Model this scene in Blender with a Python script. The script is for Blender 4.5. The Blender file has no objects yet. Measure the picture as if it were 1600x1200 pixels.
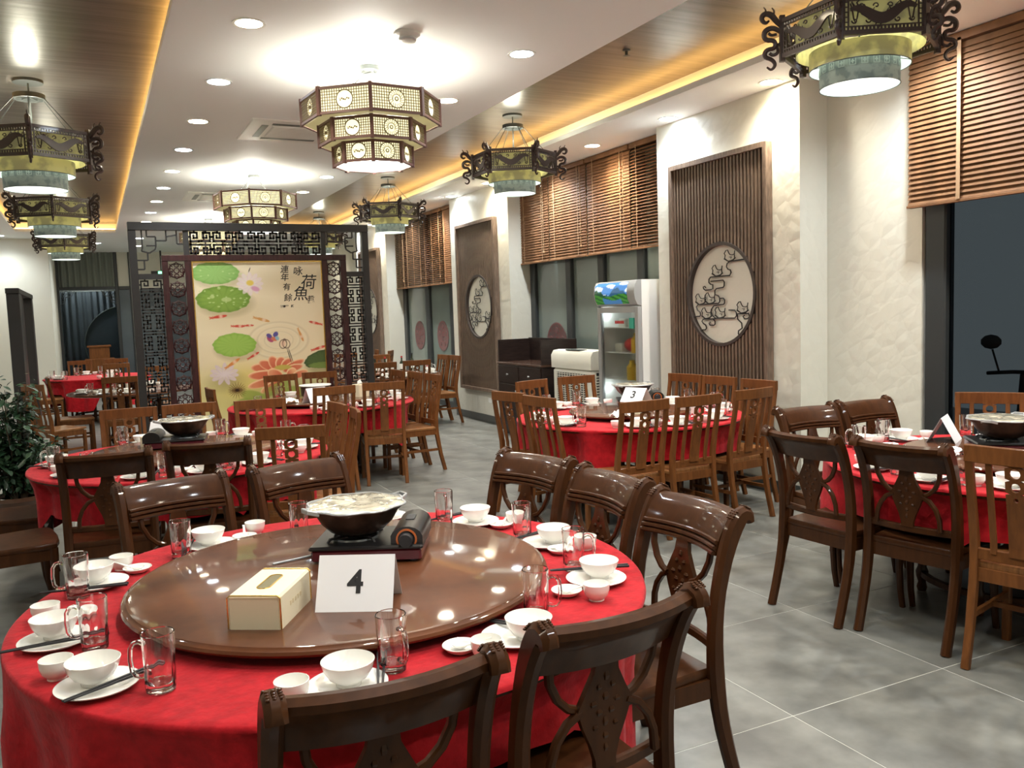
import bpy, bmesh, math, random
import numpy as np
from math import sin, cos, pi, radians, atan2, hypot, sqrt
from mathutils import Matrix, Vector
random.seed(7)
S = bpy.context.scene
COL = S.collection

# ------------------------------------------------------------------ camera
def make_camera():
    yaw, pitch, roll = 0.453594, -0.0861711, -0.0346361
    fw = Vector((sin(yaw)*cos(pitch), cos(yaw)*cos(pitch), sin(pitch)))
    r = Vector((cos(yaw), -sin(yaw), 0)); u = r.cross(fw)
    c, s = cos(roll), sin(roll)
    rx = c*r + s*u; ux = -s*r + c*u
    cam = bpy.data.objects.new('camera', bpy.data.cameras.new('camera'))
    COL.objects.link(cam)
    cam.matrix_world = Matrix(((rx.x, ux.x, -fw.x, 0), (rx.y, ux.y, -fw.y, 0), (rx.z, ux.z, -fw.z, 1.65), (0, 0, 0, 1)))
    cam.data.sensor_width = 36; cam.data.lens = 36*1331.66/1600
    cam.data.clip_start = 0.05
    S.camera = cam
make_camera()

# ------------------------------------------------------------------ world, exposure
w = bpy.data.worlds.new('night'); S.world = w; w.use_nodes = True
w.node_tree.nodes['Background'].inputs[0].default_value = (0.02, 0.03, 0.05, 1)
w.node_tree.nodes['Background'].inputs[1].default_value = 0.6
S.view_settings.view_transform = 'Standard'; S.view_settings.look = 'None'
S.view_settings.gamma = 1; S.view_settings.use_curve_mapping = False
S.view_settings.exposure = 1.4
SPOT_W = 46.0      # downlight power
COVE = 3.6         # cove strip emission
# ------------------------------------------------------------------ geometry helper
class MB:
    def __init__(s): s.v = []; s.f = []
    def add(s, vs, fs, M=None):
        b = len(s.v)
        if M is not None: vs = [tuple(M @ Vector(p)) for p in vs]
        s.v += [tuple(p) for p in vs]; s.f += [tuple(i+b for i in f) for f in fs]; return s
    def box(s, x0, x1, y0, y1, z0, z1, M=None):
        vs = [(x0,y0,z0),(x1,y0,z0),(x1,y1,z0),(x0,y1,z0),(x0,y0,z1),(x1,y0,z1),(x1,y1,z1),(x0,y1,z1)]
        return s.add(vs, [(0,3,2,1),(4,5,6,7),(0,1,5,4),(1,2,6,5),(2,3,7,6),(3,0,4,7)], M)
    def cbox(s, x0, x1, y0, y1, z0, z1, b=.004, M=None):   # box with chamfered vertical + top edges
        out = [(x0+b,y0),(x1-b,y0),(x1,y0+b),(x1,y1-b),(x1-b,y1),(x0+b,y1),(x0,y1-b),(x0,y0+b)]
        inn = [(min(max(x,x0+b),x1-b), min(max(y,y0+b),y1-b)) for x,y in out]
        vs = [(x,y,z0) for x,y in out]+[(x,y,z1-b) for x,y in out]+[(x,y,z1) for x,y in inn]
        fs = [tuple(range(7,-1,-1)), tuple(range(16,24))]
        for k in (0,8):
            for i in range(8): fs.append((k+i,k+(i+1)%8,k+8+(i+1)%8,k+8+i))
        return s.add(vs, fs, M)
    def prism(s, poly, a, b, plane='xy', M=None):
        n = len(poly)
        def P(p, c): return {'xy':(p[0],p[1],c),'xz':(p[0],c,p[1]),'yz':(c,p[0],p[1])}[plane]
        vs = [P(p,a) for p in poly]+[P(p,b) for p in poly]
        fs = [tuple(range(n-1,-1,-1)), tuple(range(n,2*n))]+[(i,(i+1)%n,n+(i+1)%n,n+i) for i in range(n)]
        return s.add(vs, fs, M)
    def lathe(s, prof, n=24, c=(0,0,0), M=None, rf=None, closed=False):
        vs = []; fs = []
        for k,(r,z) in enumerate(prof):
            for i in range(n):
                a = 2*pi*i/n; rr = r*(rf(a,k) if rf else 1)
                vs.append((c[0]+rr*cos(a), c[1]+rr*sin(a), c[2]+z))
        m = len(prof)
        for k in range(m if closed else m-1):
            for i in range(n):
                j = (i+1)%n; k2 = (k+1)%m
                fs.append((k*n+i, k*n+j, k2*n+j, k2*n+i))
        if not closed:
            if prof[0][0] > 1e-5: fs.append(tuple(range(n-1,-1,-1)))
            if prof[-1][0] > 1e-5: fs.append(tuple((m-1)*n+i for i in range(n)))
        return s.add(vs, fs, M)
    def sweep(s, path, w, t, W=(1,0,0), M=None, ch=.25, closed=False):
        # rectangular chamfered section; w along W, t along W x tangent ; w,t scalars or lists
        W = Vector(W).normalized(); n = len(path); P = [Vector(p) for p in path]; vs = []; fs = []
        for i in range(n):
            if closed: T = P[(i+1)%n]-P[i-1]
            else: T = P[min(i+1,n-1)]-P[max(i-1,0)]
            T.normalize(); N = W.cross(T)
            if N.length < 1e-4: N = Vector((0,0,1)).cross(T)
            N.normalize(); WW = T.cross(N).normalized()
            if WW.dot(W) < 0: WW = -WW
            a = (w[i] if isinstance(w,(list,tuple)) else w)/2; b = (t[i] if isinstance(t,(list,tuple)) else t)/2
            if ch:
                q = ch*2*min(a,b)
                for x,y in ((-a+q,-b),(a-q,-b),(a,-b+q),(a,b-q),(a-q,b),(-a+q,b),(-a,b-q),(-a,-b+q)): vs.append(P[i]+WW*x+N*y)
            else:
                for x,y in ((-a,-b),(a,-b),(a,b),(-a,b)): vs.append(P[i]+WW*x+N*y)
        k = 8 if ch else 4
        for i in range(n if closed else n-1):
            i2 = (i+1)%n
            for j in range(k): fs.append((i*k+j,i*k+(j+1)%k,i2*k+(j+1)%k,i2*k+j))
        if not closed: fs += [tuple(range(k-1,-1,-1)), tuple((n-1)*k+j for j in range(k))]
        return s.add(vs, fs, M)
    def tube(s, path, r, n=6, M=None, closed=False):
        P = [Vector(p) for p in path]; m = len(P); vs = []; fs = []; N = None
        for i in range(m):
            T = (P[(i+1)%m]-P[i-1]) if closed else (P[min(i+1,m-1)]-P[max(i-1,0)])
            if T.length < 1e-9: T = Vector((0,0,1))
            T.normalize()
            if N is None: N = T.orthogonal().normalized()
            else:
                N = N-T*N.dot(T)
                N = N.normalized() if N.length > 1e-6 else T.orthogonal().normalized()
            B = T.cross(N); rr = r[i] if isinstance(r,(list,tuple)) else r
            for j in range(n):
                a = 2*pi*j/n; vs.append(P[i]+(N*cos(a)+B*sin(a))*rr)
        for i in range(m if closed else m-1):
            i2 = (i+1)%m
            for j in range(n): fs.append((i*n+j,i*n+(j+1)%n,i2*n+(j+1)%n,i2*n+j))
        if not closed: fs += [tuple(range(n-1,-1,-1)), tuple((m-1)*n+j for j in range(n))]
        return s.add(vs, fs, M)
    def ell(s, c, r, n=8, m=5, M=None):
        prof = [(max(1e-6,sin(pi*k/m)), -cos(pi*k/m)) for k in range(m+1)]
        T = Matrix.Translation(c) @ Matrix.Diagonal((r[0],r[1],r[2],1))
        return s.lathe(prof, n, M=(M @ T if M is not None else T))
    def mesh(s, name, mat, smooth=True, ang=35):
        me = bpy.data.meshes.new(name); me.from_pydata(s.v, [], s.f); me.update()
        bm = bmesh.new(); bm.from_mesh(me); bmesh.ops.remove_doubles(bm, verts=bm.verts, dist=1e-6)
        bmesh.ops.recalc_face_normals(bm, faces=bm.faces); bm.to_mesh(me); bm.free()
        if mat: me.materials.append(mat)
        if smooth:
            me.shade_smooth(); me.set_sharp_from_angle(angle=radians(ang))
        return me
    def build(s, name, mat, parent=None, smooth=True, ang=35, kind=None):
        o = bpy.data.objects.new(name, s.mesh(name, mat, smooth, ang)); COL.objects.link(o)
        if parent: o.parent = parent
        if kind: o['kind'] = kind
        return o

def smooth(P, n=2, closed=False):
    P = [Vector(p) for p in P]
    for _ in range(n):
        Q = [P[0]]
        for a,b in zip(P[:-1],P[1:]): Q += [a.lerp(b,.25),a.lerp(b,.75)]
        P = Q+[P[-1]]
    return P
def smoothr(R, n=2):
    R = list(R)
    for _ in range(n):
        Q = [R[0]]
        for a,b in zip(R[:-1],R[1:]): Q += [a*.75+b*.25,a*.25+b*.75]
        R = Q+[R[-1]]
    return R
def inst(me, name, parent=None, loc=(0,0,0), rot=(0,0,0), scale=None):
    o = bpy.data.objects.new(name, me); COL.objects.link(o); o.location = loc; o.rotation_euler = rot
    if scale: o.scale = scale
    if parent: o.parent = parent
    return o
def tag(o, label=None, cat=None, group=None, kind=None):
    if label: o['label'] = label
    if cat: o['category'] = cat
    if group: o['group'] = group
    if kind: o['kind'] = kind
    return o
def thing(name, label, cat, loc=(0,0,0), rz=0, group=None):
    o = bpy.data.objects.new(name, None); COL.objects.link(o); o.location = loc; o.rotation_euler = (0,0,rz)
    o.empty_display_size = .1
    return tag(o, label, cat, group)
def struct(name, loc=(0,0,0)):
    o = bpy.data.objects.new(name, None); COL.objects.link(o); o.location = loc; o['kind'] = 'structure'; o.empty_display_size = .1; return o
def dup(src, label=None, loc=None, rz=None, group=None, scale=None):
    c = src.copy(); COL.objects.link(c)
    for ch in src.children:
        d = ch.copy(); COL.objects.link(d); d.parent = c
        for g in ch.children:
            e = g.copy(); COL.objects.link(e); e.parent = d
    if label: c['label'] = label
    if group: c['group'] = group
    if loc is not None: c.location = loc
    if rz is not None: c.rotation_euler = (0,0,rz)
    if scale: c.scale = (scale,)*3
    return c
def lin(*c):
    return tuple(((x/255)/12.92 if x/255 <= .04045 else ((x/255+.055)/1.055)**2.4) for x in c)

# ------------------------------------------------------------------ materials
def mat(name, col, rough=.5, metal=0, coat=0, bump=None, var=None, trans=0, ior=1.45, emit=None, estr=0, alpha=1, spec=.5, sheen=0, stretch=None, coatr=.08, varcol=None):
    m = bpy.data.materials.new(name); m.use_nodes = True; nt = m.node_tree; b = nt.nodes['Principled BSDF']
    b.inputs['Base Color'].default_value = (*col,1); b.inputs['Roughness'].default_value = rough; b.inputs['Metallic'].default_value = metal
    b.inputs['Coat Weight'].default_value = coat; b.inputs['Coat Roughness'].default_value = coatr
    b.inputs['Transmission Weight'].default_value = trans; b.inputs['IOR'].default_value = ior; b.inputs['Alpha'].default_value = alpha
    b.inputs['Specular IOR Level'].default_value = spec; b.inputs['Sheen Weight'].default_value = sheen
    if emit: b.inputs['Emission Color'].default_value = (*emit,1); b.inputs['Emission Strength'].default_value = estr
    if bump or var:
        tc = nt.nodes.new('ShaderNodeTexCoord'); mp = nt.nodes.new('ShaderNodeMapping'); nt.links.new(tc.outputs['Object'], mp.inputs[0])
        mp.inputs['Scale'].default_value = stretch or (1,1,1)
    if var:   # (scale, amount, detail)
        n = nt.nodes.new('ShaderNodeTexNoise'); n.inputs['Scale'].default_value = var[0]; n.inputs['Detail'].default_value = var[2] if len(var) > 2 else 4
        nt.links.new(mp.outputs[0], n.inputs['Vector'])
        mx = nt.nodes.new('ShaderNodeMix'); mx.data_type = 'RGBA'
        c2 = varcol or tuple(c*(1-var[1]) for c in col); c1 = col if varcol else tuple(min(1,c*(1+var[1]*.6)) for c in col)
        mx.inputs['A'].default_value = (*c2,1); mx.inputs['B'].default_value = (*c1,1)
        mr = nt.nodes.new('ShaderNodeMapRange'); mr.inputs[1].default_value = .35; mr.inputs[2].default_value = .65
        nt.links.new(n.outputs['Fac'], mr.inputs[0]); nt.links.new(mr.outputs[0], mx.inputs['Factor']); nt.links.new(mx.outputs['Result'], b.inputs['Base Color'])
        if emit and varcol is None and estr < 3:
            pass
    if bump:  # (scale, strength, dist)
        n2 = nt.nodes.new('ShaderNodeTexNoise'); n2.inputs['Scale'].default_value = bump[0]; n2.inputs['Detail'].default_value = 3
        nt.links.new(mp.outputs[0], n2.inputs['Vector'])
        bp = nt.nodes.new('ShaderNodeBump'); bp.inputs['Strength'].default_value = bump[1]; bp.inputs['Distance'].default_value = bump[2] if len(bump) > 2 else .01
        nt.links.new(n2.outputs['Fac'], bp.inputs['Height']); nt.links.new(bp.outputs[0], b.inputs['Normal'])
    return m
def vcol_mat(name, rough=.5, emit=0):
    m = mat(name, (1,1,1), rough); nt = m.node_tree; a = nt.nodes.new('ShaderNodeVertexColor'); a.layer_name = 'Col'
    b = nt.nodes['Principled BSDF']; nt.links.new(a.outputs[0], b.inputs['Base Color'])
    if emit: nt.links.new(a.outputs[0], b.inputs['Emission Color']); b.inputs['Emission Strength'].default_value = emit
    return m
M_ceil = mat('white_ceiling_paint', (.88,.895,.885), .6)
M_tray = mat('glossy_dark_wood_ceiling', (.15,.13,.115), .33, bump=(3,.12,.02), var=(2.2,.3,6), stretch=(.5,6,1))
M_walnut = mat('dark_walnut_lacquer', (.052,.0178,.005), .5, spec=.12, coat=.34, var=(5,.22,4), stretch=(6,6,1), coatr=.11)
M_oak = mat('brown_lacquered_wood', (.145,.052,.014), .5, spec=.18, coat=.22, var=(7,.2,4), stretch=(6,6,1), coatr=.15)
M_oaklt = mat('honey_seat_wood', (.24,.105,.035), .45, spec=.25, coat=.35, var=(8,.35,6), stretch=(8,1,1))
M_susan = mat('polished_brown_turntable', (.105,.035,.012), .5, spec=.15, coat=.8, var=(5,.35,8), coatr=.05)
M_cloth = mat('red_velvet_cloth', (.40,.010,.016), .8, var=(26,.20,5), bump=(60,.5,.004), sheen=.08, spec=.12)
M_porc = mat('white_porcelain', (.86,.85,.80), .12, coat=.3)
M_glass = mat('clear_glass', (1,1,1), .015, trans=1, ior=1.5, coat=.5)
M_black = mat('black_lacquer', (.012,.011,.011), .3)
M_blackm = mat('matte_black', (.02,.02,.022), .5)
M_dark = mat('espresso_wood', (.022,.013,.011), .35, var=(8,.4,5), stretch=(1,1,6))
M_maroon = mat('deep_maroon_wood', (.045,.012,.012), .4, var=(8,.4,5), stretch=(6,6,1))
M_screen = mat('near_black_screen_wood', (.03,.028,.027), .4)
M_panelw = mat('brown_slatted_panel_wood', (.17,.118,.085), .5, var=(10,.35,5), stretch=(6,6,1))
M_panelb = mat('dark_brown_backing', (.08,.055,.042), .6)  # darker brown than the slats in front of it
M_white = mat('white_plastic', (.80,.80,.76), .35)
M_cream = mat('cream_plastic', (.74,.73,.64), .4)
M_grey = mat('brushed_grey_trim', (.42,.43,.43), .35, metal=.3)
M_paper = mat('white_card', (.82,.82,.84), .6)
M_ink = mat('black_print', (.02,.02,.022), .6)
M_gold = mat('gold_trim', (.75,.50,.14), .25, metal=1)
M_creambox = mat('ivory_leatherette', (.72,.64,.46), .45)
M_leaf = mat('dark_green_leaf', (.022,.06,.026), .45, var=(9,.5,3))
M_leaf2 = mat('stem_brown', (.06,.045,.025), .7)
M_pot = mat('blackened_copper', (.075,.045,.032), .3, metal=.5, var=(14,.5,4))
M_film = mat('cling_film_over_broth', (.60,.55,.42), .12, var=(16,.45,5), bump=(18,.6,.012), coat=1, coatr=.04)
M_blind = mat('cherry_blind_slat', (.215,.105,.048), .6, spec=.2, var=(5,.25,4), stretch=(1,1,1))
M_tape = mat('tan_ladder_tape', (.42,.26,.14), .8)
M_frame = mat('dark_window_frame', (.03,.034,.035), .4)
M_frost = mat('grey_green_film_glass', (.17,.205,.18), .22, var=(.8,.2,2), coat=.4)
M_bluegl = mat('blue_grey_film_glass', (.07,.095,.115), .2, var=(.7,.3,2), coat=.3)
M_clearp = mat('tinted_window_glass', (.42,.45,.46), .03, trans=1, ior=1.1)
M_tilew = mat('grey_stone_floor_tile', (.158,.158,.142), .36, var=(4.2,.36,8), bump=(6,.05,.01), coat=.12, coatr=.2)
M_grout = mat('pale_grout', (.55,.55,.50), .8)
M_base = mat('charcoal_skirting', (.07,.075,.07), .35)
M_disc = mat('red_paper_cut', (.17,.055,.055), .7, var=(22,.6,3), varcol=(.10,.075,.07))
M_metal = mat('dark_grey_metal', (.10,.11,.11), .4, metal=.6)
M_curt = mat('grey_green_pleated_curtain', (.20,.22,.19), .8)
M_red = mat('red_plastic', (.5,.03,.03), .4)
M_yellow = mat('yellow_plastic', (.65,.42,.03), .4)
M_orange = mat('orange_ring', (.55,.14,.03), .4)
M_tissue = mat('white_tissue', (.85,.85,.83), .9, bump=(30,.5,.01))
def em(name, col, s): return mat(name, (.8,.8,.8), .5, emit=col, estr=s)
M_warm = em('warm_led', (1,.84,.58), 26); M_cool = em('cool_led', (.80,.90,1), 26)
M_cove = em('amber_cove_strip', (1,.52,.13), COVE)
M_lampw = em('milk_white_diffuser', (.90,1,.84), .62)
M_lampw2 = em('white_diffuser', (.95,1,.97), .8)
M_paperlit = em('lit_rice_paper', (1,.90,.50), .55)
M_exit = em('exit_sign_green', (.1,.8,.3), 2)
M_inlit = mat('lit_shade_lining', (.75,.85,.80), .7, emit=(.7,.9,.85), estr=.4)
def shade_mat(name, c1, c2, estr, sc, rough=.7):
    m = mat(name, c1, rough); nt = m.node_tree; b = nt.nodes['Principled BSDF']
    tc = nt.nodes.new('ShaderNodeTexCoord'); n = nt.nodes.new('ShaderNodeTexNoise'); n.inputs['Scale'].default_value = sc; n.inputs['Detail'].default_value = 5
    nt.links.new(tc.outputs['Object'], n.inputs['Vector']); r = nt.nodes.new('ShaderNodeValToRGB')
    r.color_ramp.elements[0].position = .42; r.color_ramp.elements[0].color = (*c2,1); r.color_ramp.elements[1].position = .56; r.color_ramp.elements[1].color = (*c1,1)
    nt.links.new(n.outputs['Fac'], r.inputs[0]); nt.links.new(r.outputs[0], b.inputs['Base Color']); nt.links.new(r.outputs[0], b.inputs['Emission Color'])
    b.inputs['Emission Strength'].default_value = estr; return m
M_yshade = shade_mat('yellow_map_print_shade', (.46,.43,.17), (.27,.25,.12), .13, 9)
M_gshade = shade_mat('grey_green_print_shade', (.17,.195,.165), (.10,.122,.11), .14, 22)
def wallpaper():
    m = mat('embossed_ivory_wallpaper', (.66,.645,.56), .42); nt = m.node_tree; b = nt.nodes['Principled BSDF']
    tc = nt.nodes.new('ShaderNodeTexCoord'); mp = nt.nodes.new('ShaderNodeMapping'); nt.links.new(tc.outputs['Object'], mp.inputs[0])
    hs = []
    for sc, rz in ((7.0,.5),(5.2,-.9)):
        v = nt.nodes.new('ShaderNodeTexVoronoi'); v.feature = 'DISTANCE_TO_EDGE'; v.inputs['Scale'].default_value = sc; v.inputs['Randomness'].default_value = .45
        m2 = nt.nodes.new('ShaderNodeMapping'); m2.inputs['Rotation'].default_value = (rz,rz*.7,0); nt.links.new(tc.outputs['Object'], m2.inputs[0]); nt.links.new(m2.outputs[0], v.inputs['Vector'])
        r = nt.nodes.new('ShaderNodeMapRange'); r.inputs[1].default_value = 0; r.inputs[2].default_value = .34; nt.links.new(v.outputs['Distance'], r.inputs[0]); hs.append(r)
    mu = nt.nodes.new('ShaderNodeMath'); mu.operation = 'ADD'; nt.links.new(hs[0].outputs[0], mu.inputs[0]); nt.links.new(hs[1].outputs[0], mu.inputs[1])
    bp = nt.nodes.new('ShaderNodeBump'); bp.inputs['Strength'].default_value = .13; bp.inputs['Distance'].default_value = .012
    nt.links.new(mu.outputs[0], bp.inputs['Height']); nt.links.new(bp.outputs[0], b.inputs['Normal']); return m
M_wall = wallpaper()
M_cwall = mat('cream_wall_paint', (.66,.645,.55), .6)

# ------------------------------------------------------------------ room shell
WX, NX, ZC, ZT, YF, YB, XL = 5.2, 5.5, 3.42, 3.60, 23.4, -2.0, -4.0
TR = [(-1.17,.52,'tray'), (3.25,4.57,'recess')]
TY0, TY1 = -1.0, 18.35
# floor: recessed grout bed with tiles as pieces
fl = MB().box(XL, 7.5, YB, YF+2, -.12, -.0012).build('floor', M_grout, smooth=False); fl['kind'] = 'structure'
tile_me = MB().cbox(.002,.878,.002,.878,-.02,0,.0006).mesh('tile', M_tilew, False)
ty0, tx0 = 2.47, 2.40
for i in range(-4, 4):
    for j in range(-2, 22):
        x, y = tx0+.88*i, ty0+.88*j
        if x < -1.3 or x+.88 > 5.95 or y > 20: continue
        o = inst(tile_me, 'tile', fl, (x, y, 0))
rest = MB()
for i in range(-8, 6):
    for j in range(-6, 26):
        x, y = tx0+.88*i, ty0+.88*j
        if (-4 <= i < 4 and -2 <= j < 22) and not (x < -1.3 or x+.88 > 5.95 or y > 20): continue
        if x < XL or y+.88 > YF+1.8 or y < YB or x+.88 > 7.4: continue
        rest.cbox(x+.002, x+.878, y+.002, y+.878, -.02, 0, .0006)
rest.build('tile_field', M_tilew, fl, False, kind='stuff')

# ceiling slabs with the two trays cut out; thin lips hide the cove strips
ce = MB()
def slab(x0,x1,y0,y1,t=.05): ce.box(x0,x1,y0,y1,ZC,ZC+t)
slab(XL, TR[0][0], YB, YF+.5); slab(TR[0][1], TR[1][0], YB, YF+.5); slab(TR[1][1], NX+.25, YB, YF+.5)
for a,b,_ in TR: slab(a,b,YB,TY0); slab(a,b,TY1,YF+.5)
slab(-.72,NX+.25,YF+.5,YF+1.7)
ce.build('ceiling', M_ceil, smooth=False)['kind'] = 'structure'
C = bpy.data.objects['ceiling']
up = MB()
up.box(XL, NX+.3, YB, YF+.5, ZT+.12, ZT+.2)
for a,b,_ in TR:
    up.box(a-.17,a-.14,TY0-.14,TY1+.14,ZC+.05,ZT+.12); up.box(b+.14,b+.17,TY0-.14,TY1+.14,ZC+.05,ZT+.12)
    up.box(a-.17,b+.17,TY1+.14,TY1+.17,ZC+.05,ZT+.12); up.box(a-.17,b+.17,TY0-.17,TY0-.14,ZC+.05,ZT+.12)
up.build('upper_ceiling', M_ceil, C, False)
for a,b,n in TR:
    MB().box(a-.14,b+.14,TY0-.14,TY1+.14,ZT,ZT+.05).build('wood_tray_ceiling', M_tray, C, False)
    st = MB()
    st.box(b+.07,b+.10,TY0,TY1,ZC+.055,ZC+.075); st.box(a,b,TY1+.07,TY1+.10,ZC+.055,ZC+.075)
    if a < 0: st.box(a-.10,a-.07,TY0,TY1,ZC+.055,ZC+.075)
    st.build('cove_strip_light', M_cove, C, False)

def wall(name, parts, m=M_wall):
    b = MB()
    for p in parts: b.box(*p)
    o = b.build(name, m, None, False); o['kind'] = 'structure'; return o
# right wall: three piers and the short set-back length next to the near window
piers = [(5.24,7.17),(10.62,12.72),(16.05,18.1)]
wr = wall('wall_right', [(WX, NX+.25, a, b, 0, ZC) for a,b in piers] + [(NX, NX+.25, 4.34, 5.24, 0, ZC), (NX,NX+.25,18.1,YF,0,ZC), (NX,NX+.25,YB,-.4,0,ZC)])
bb = MB()
for a,b in piers: bb.box(WX-.012, WX, a, b, 0, .11)
bb.box(NX-.012, NX, 4.34, 5.24, 0, .11)
bb.build('baseboard_right', M_base, None, False)['kind'] = 'structure'
ou = MB().cbox(WX-.01, WX, 11.35,11.46,.30,.37,.003)
o = ou.build('wall_socket', M_white); tag(o, 'white wall socket low on the far slatted-panel pier', 'socket')
wall('wall_back', [(XL, NX+.25, YB-.1, YB, 0, ZC)], M_cwall)
wall('wall_left', [(XL-.1, XL, YB, YF+.5, 0, ZC)], M_cwall)
wall('wall_left_far', [(XL, -.72, 19.8, YF+.4, 0, ZC)], M_cwall)
# far wall
wall('wall_far', [(.95, NX+.25, YF, YF+.2, 2.5, ZC), (XL,NX+2,YF+1.6,YF+1.7,0,ZC)], M_cwall)

# ---- windows on the right: frames, panes, red paper decals
def window(n, y0, y1, mull, glass, mw=.14):
    r = struct('window_%d' % n, (NX+.06, 0, 0)); r['kind'] = 'structure'
    f = MB().box(-.04,.06,y0,y1,0,.10).box(-.04,.06,y0,y1,ZC-.06,ZC-.003); f.build('window_frame', M_frame, r, False)
    for a in mull: MB().cbox(-.05,.06,a-mw/2,a+mw/2,.10,ZC-.06,.012).build('mullion', M_frame, r, False)
    ed = [y0]+[m for m in mull]+[y1]
    for a,b in zip(mull[:-1], mull[1:]): MB().box(.0,.012,a+mw/2,b-mw/2,.10,ZC-.06).build('pane', glass, r, False)
    return r
window(1, -.4, 4.34, [-.33, 1.2, 2.75, 4.24], M_clearp, .17)
window(2, 7.17, 10.62, [7.24, 7.95, 8.78, 9.56, 10.55], M_frost, .14)
window(3, 12.72, 16.05, [12.8, 13.55, 14.72, 15.98], M_frost, .2)
window(4, 18.1, 18.2, [18.12,18.18], M_frost, .05)
def decal(y, z, rad, label):
    b = MB(); b.lathe([(rad,0),(rad,.004),(rad*.93,.006),(rad*.90,.004),(rad*.001,.004)], 40)
    for k in range(5):
        a = 2*pi*k/5
        b.lathe([(rad*.16,.004),(rad*.15,.007),(.001,.007)], 10, (rad*.6*cos(a), rad*.6*sin(a), 0))
    b.box(-rad*.3,rad*.3,-rad*.03,rad*.03,.004,.008).box(-rad*.03,rad*.03,-rad*.35,rad*.35,.004,.008)
    o = b.build('paper_cut_decal', M_disc); o.location = (NX+.058, y, z); o.rotation_euler = (0,-pi/2,0)
    return tag(o, label, 'window decal', 'red paper cuts on the windows')
decal(14.12, 1.24, .27, 'round red paper cut on window glass, the one nearer the slatted panel')
decal(15.30, 1.24, .27, 'round red paper cut on window glass, the one nearer the carved screen')
decal(9.98, 1.20, .27, 'round red paper cut on window glass above the dark sideboard')
# ---- outside near window: night yard with a parked scooter
yd = MB().box(NX+.3, 12, -1.5, 9.5, -.1, -.02).build('yard_ground', M_base, None, False); yd['kind'] = 'structure'  # dark yard ground added outside the near window
M_night = em('dusky_night_wall', (.09,.17,.28), .22)
ow = MB().box(11.5, 11.6, -2, 12, -.1, 4).build('yard_wall', mat('self_glowing_yard_wall', (.08,.1,.12), .8, emit=(.10,.115,.12), estr=.42), None, False); ow['kind'] = 'structure'  # yard wall gives off its own faint glow in place of outdoor light
def scooter():
    t = thing('scooter', 'dark scooter parked outside beyond the near window glass', 'scooter', (7.0, 4.35, 0), radians(200))
    b = MB(); b.lathe([(.17,-.05),(.25,-.05),(.25,.05),(.17,.05)], 20, closed=True, M=Matrix.Translation((.6,0,.25)) @ Matrix.Rotation(pi/2,4,'X')); b.build('wheel', M_blackm, t)
    b = MB(); b.lathe([(.17,-.05),(.25,-.05),(.25,.05),(.17,.05)], 20, closed=True, M=Matrix.Translation((-.6,0,.25)) @ Matrix.Rotation(pi/2,4,'X')); b.build('wheel', M_blackm, t)
    MB().sweep([(.6,0,.3),(.45,0,.75),(.38,0,1.0)], .18, .08, (0,1,0)).build('front_shield', M_blackm, t)
    MB().sweep([(.4,0,.35),(-.1,0,.32),(-.7,0,.6),(-.8,0,.62)], [.3,.3,.3,.2], [.1,.12,.3,.1], (0,1,0)).build('body', M_blackm, t)
    MB().sweep([(0,0,.78),(-.3,0,.8),(-.75,0,.85)], [.22,.3,.22], .1, (0,1,0)).build('seat', M_blackm, t)
    MB().tube([(.3,-.35,1.0),(.38,-.15,1.02),(.38,.15,1.02),(.3,.35,1.0)], .016).build('handlebar', M_blackm, t)
    for s in (-1,1):
        b = MB().tube([(.36,s*.25,1.02),(.36,s*.3,1.2)], .008); b.ell((.36,s*.31,1.26),(.02,.08,.06)); b.build('mirror', M_blackm, t)
scooter()

# ---- far end: glazed partition, pleated curtain, corner brackets, moon gate behind
fw_ = struct('window_5', (0, YF, 0))
f = MB()
f.box(-.72,.95,-.04,.06,2.50,2.58)
f.build('transom', M_frame, fw_, False)
for x in (-.70,.60,.93): MB().cbox(x-.04,x+.04,-.05,.06,0,ZC,.01).build('mullion', M_frame, fw_, False)
for x in (2.4,3.9,5.3): MB().cbox(x-.04,x+.04,-.05,.06,0,2.5,.01).build('mullion', M_frame, fw_, False)
b = MB()
def pleats(b, x0, x1, z0, z1, y, n, amp):
    vs = []; fs = []; k = n*6
    for i in range(k+1):
        x = x0+(x1-x0)*i/k; yy = y+amp*sin(2*pi*i/6)
        vs += [(x,yy,z0),(x,yy,z1)]
    for i in range(k): fs.append((2*i,2*i+2,2*i+3,2*i+1))
    b.add(vs, fs)
pleats(b, -.68, .58, 2.58, ZC, 0, 9, .035); b.build('upper_curtain', M_curt, fw_)
b = MB(); pleats(b, -.68, .58, .02, 2.48, .55, 9, .03); b.build('lower_curtain', mat('blue_grey_curtain', (.11,.125,.13), .8), fw_)
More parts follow.
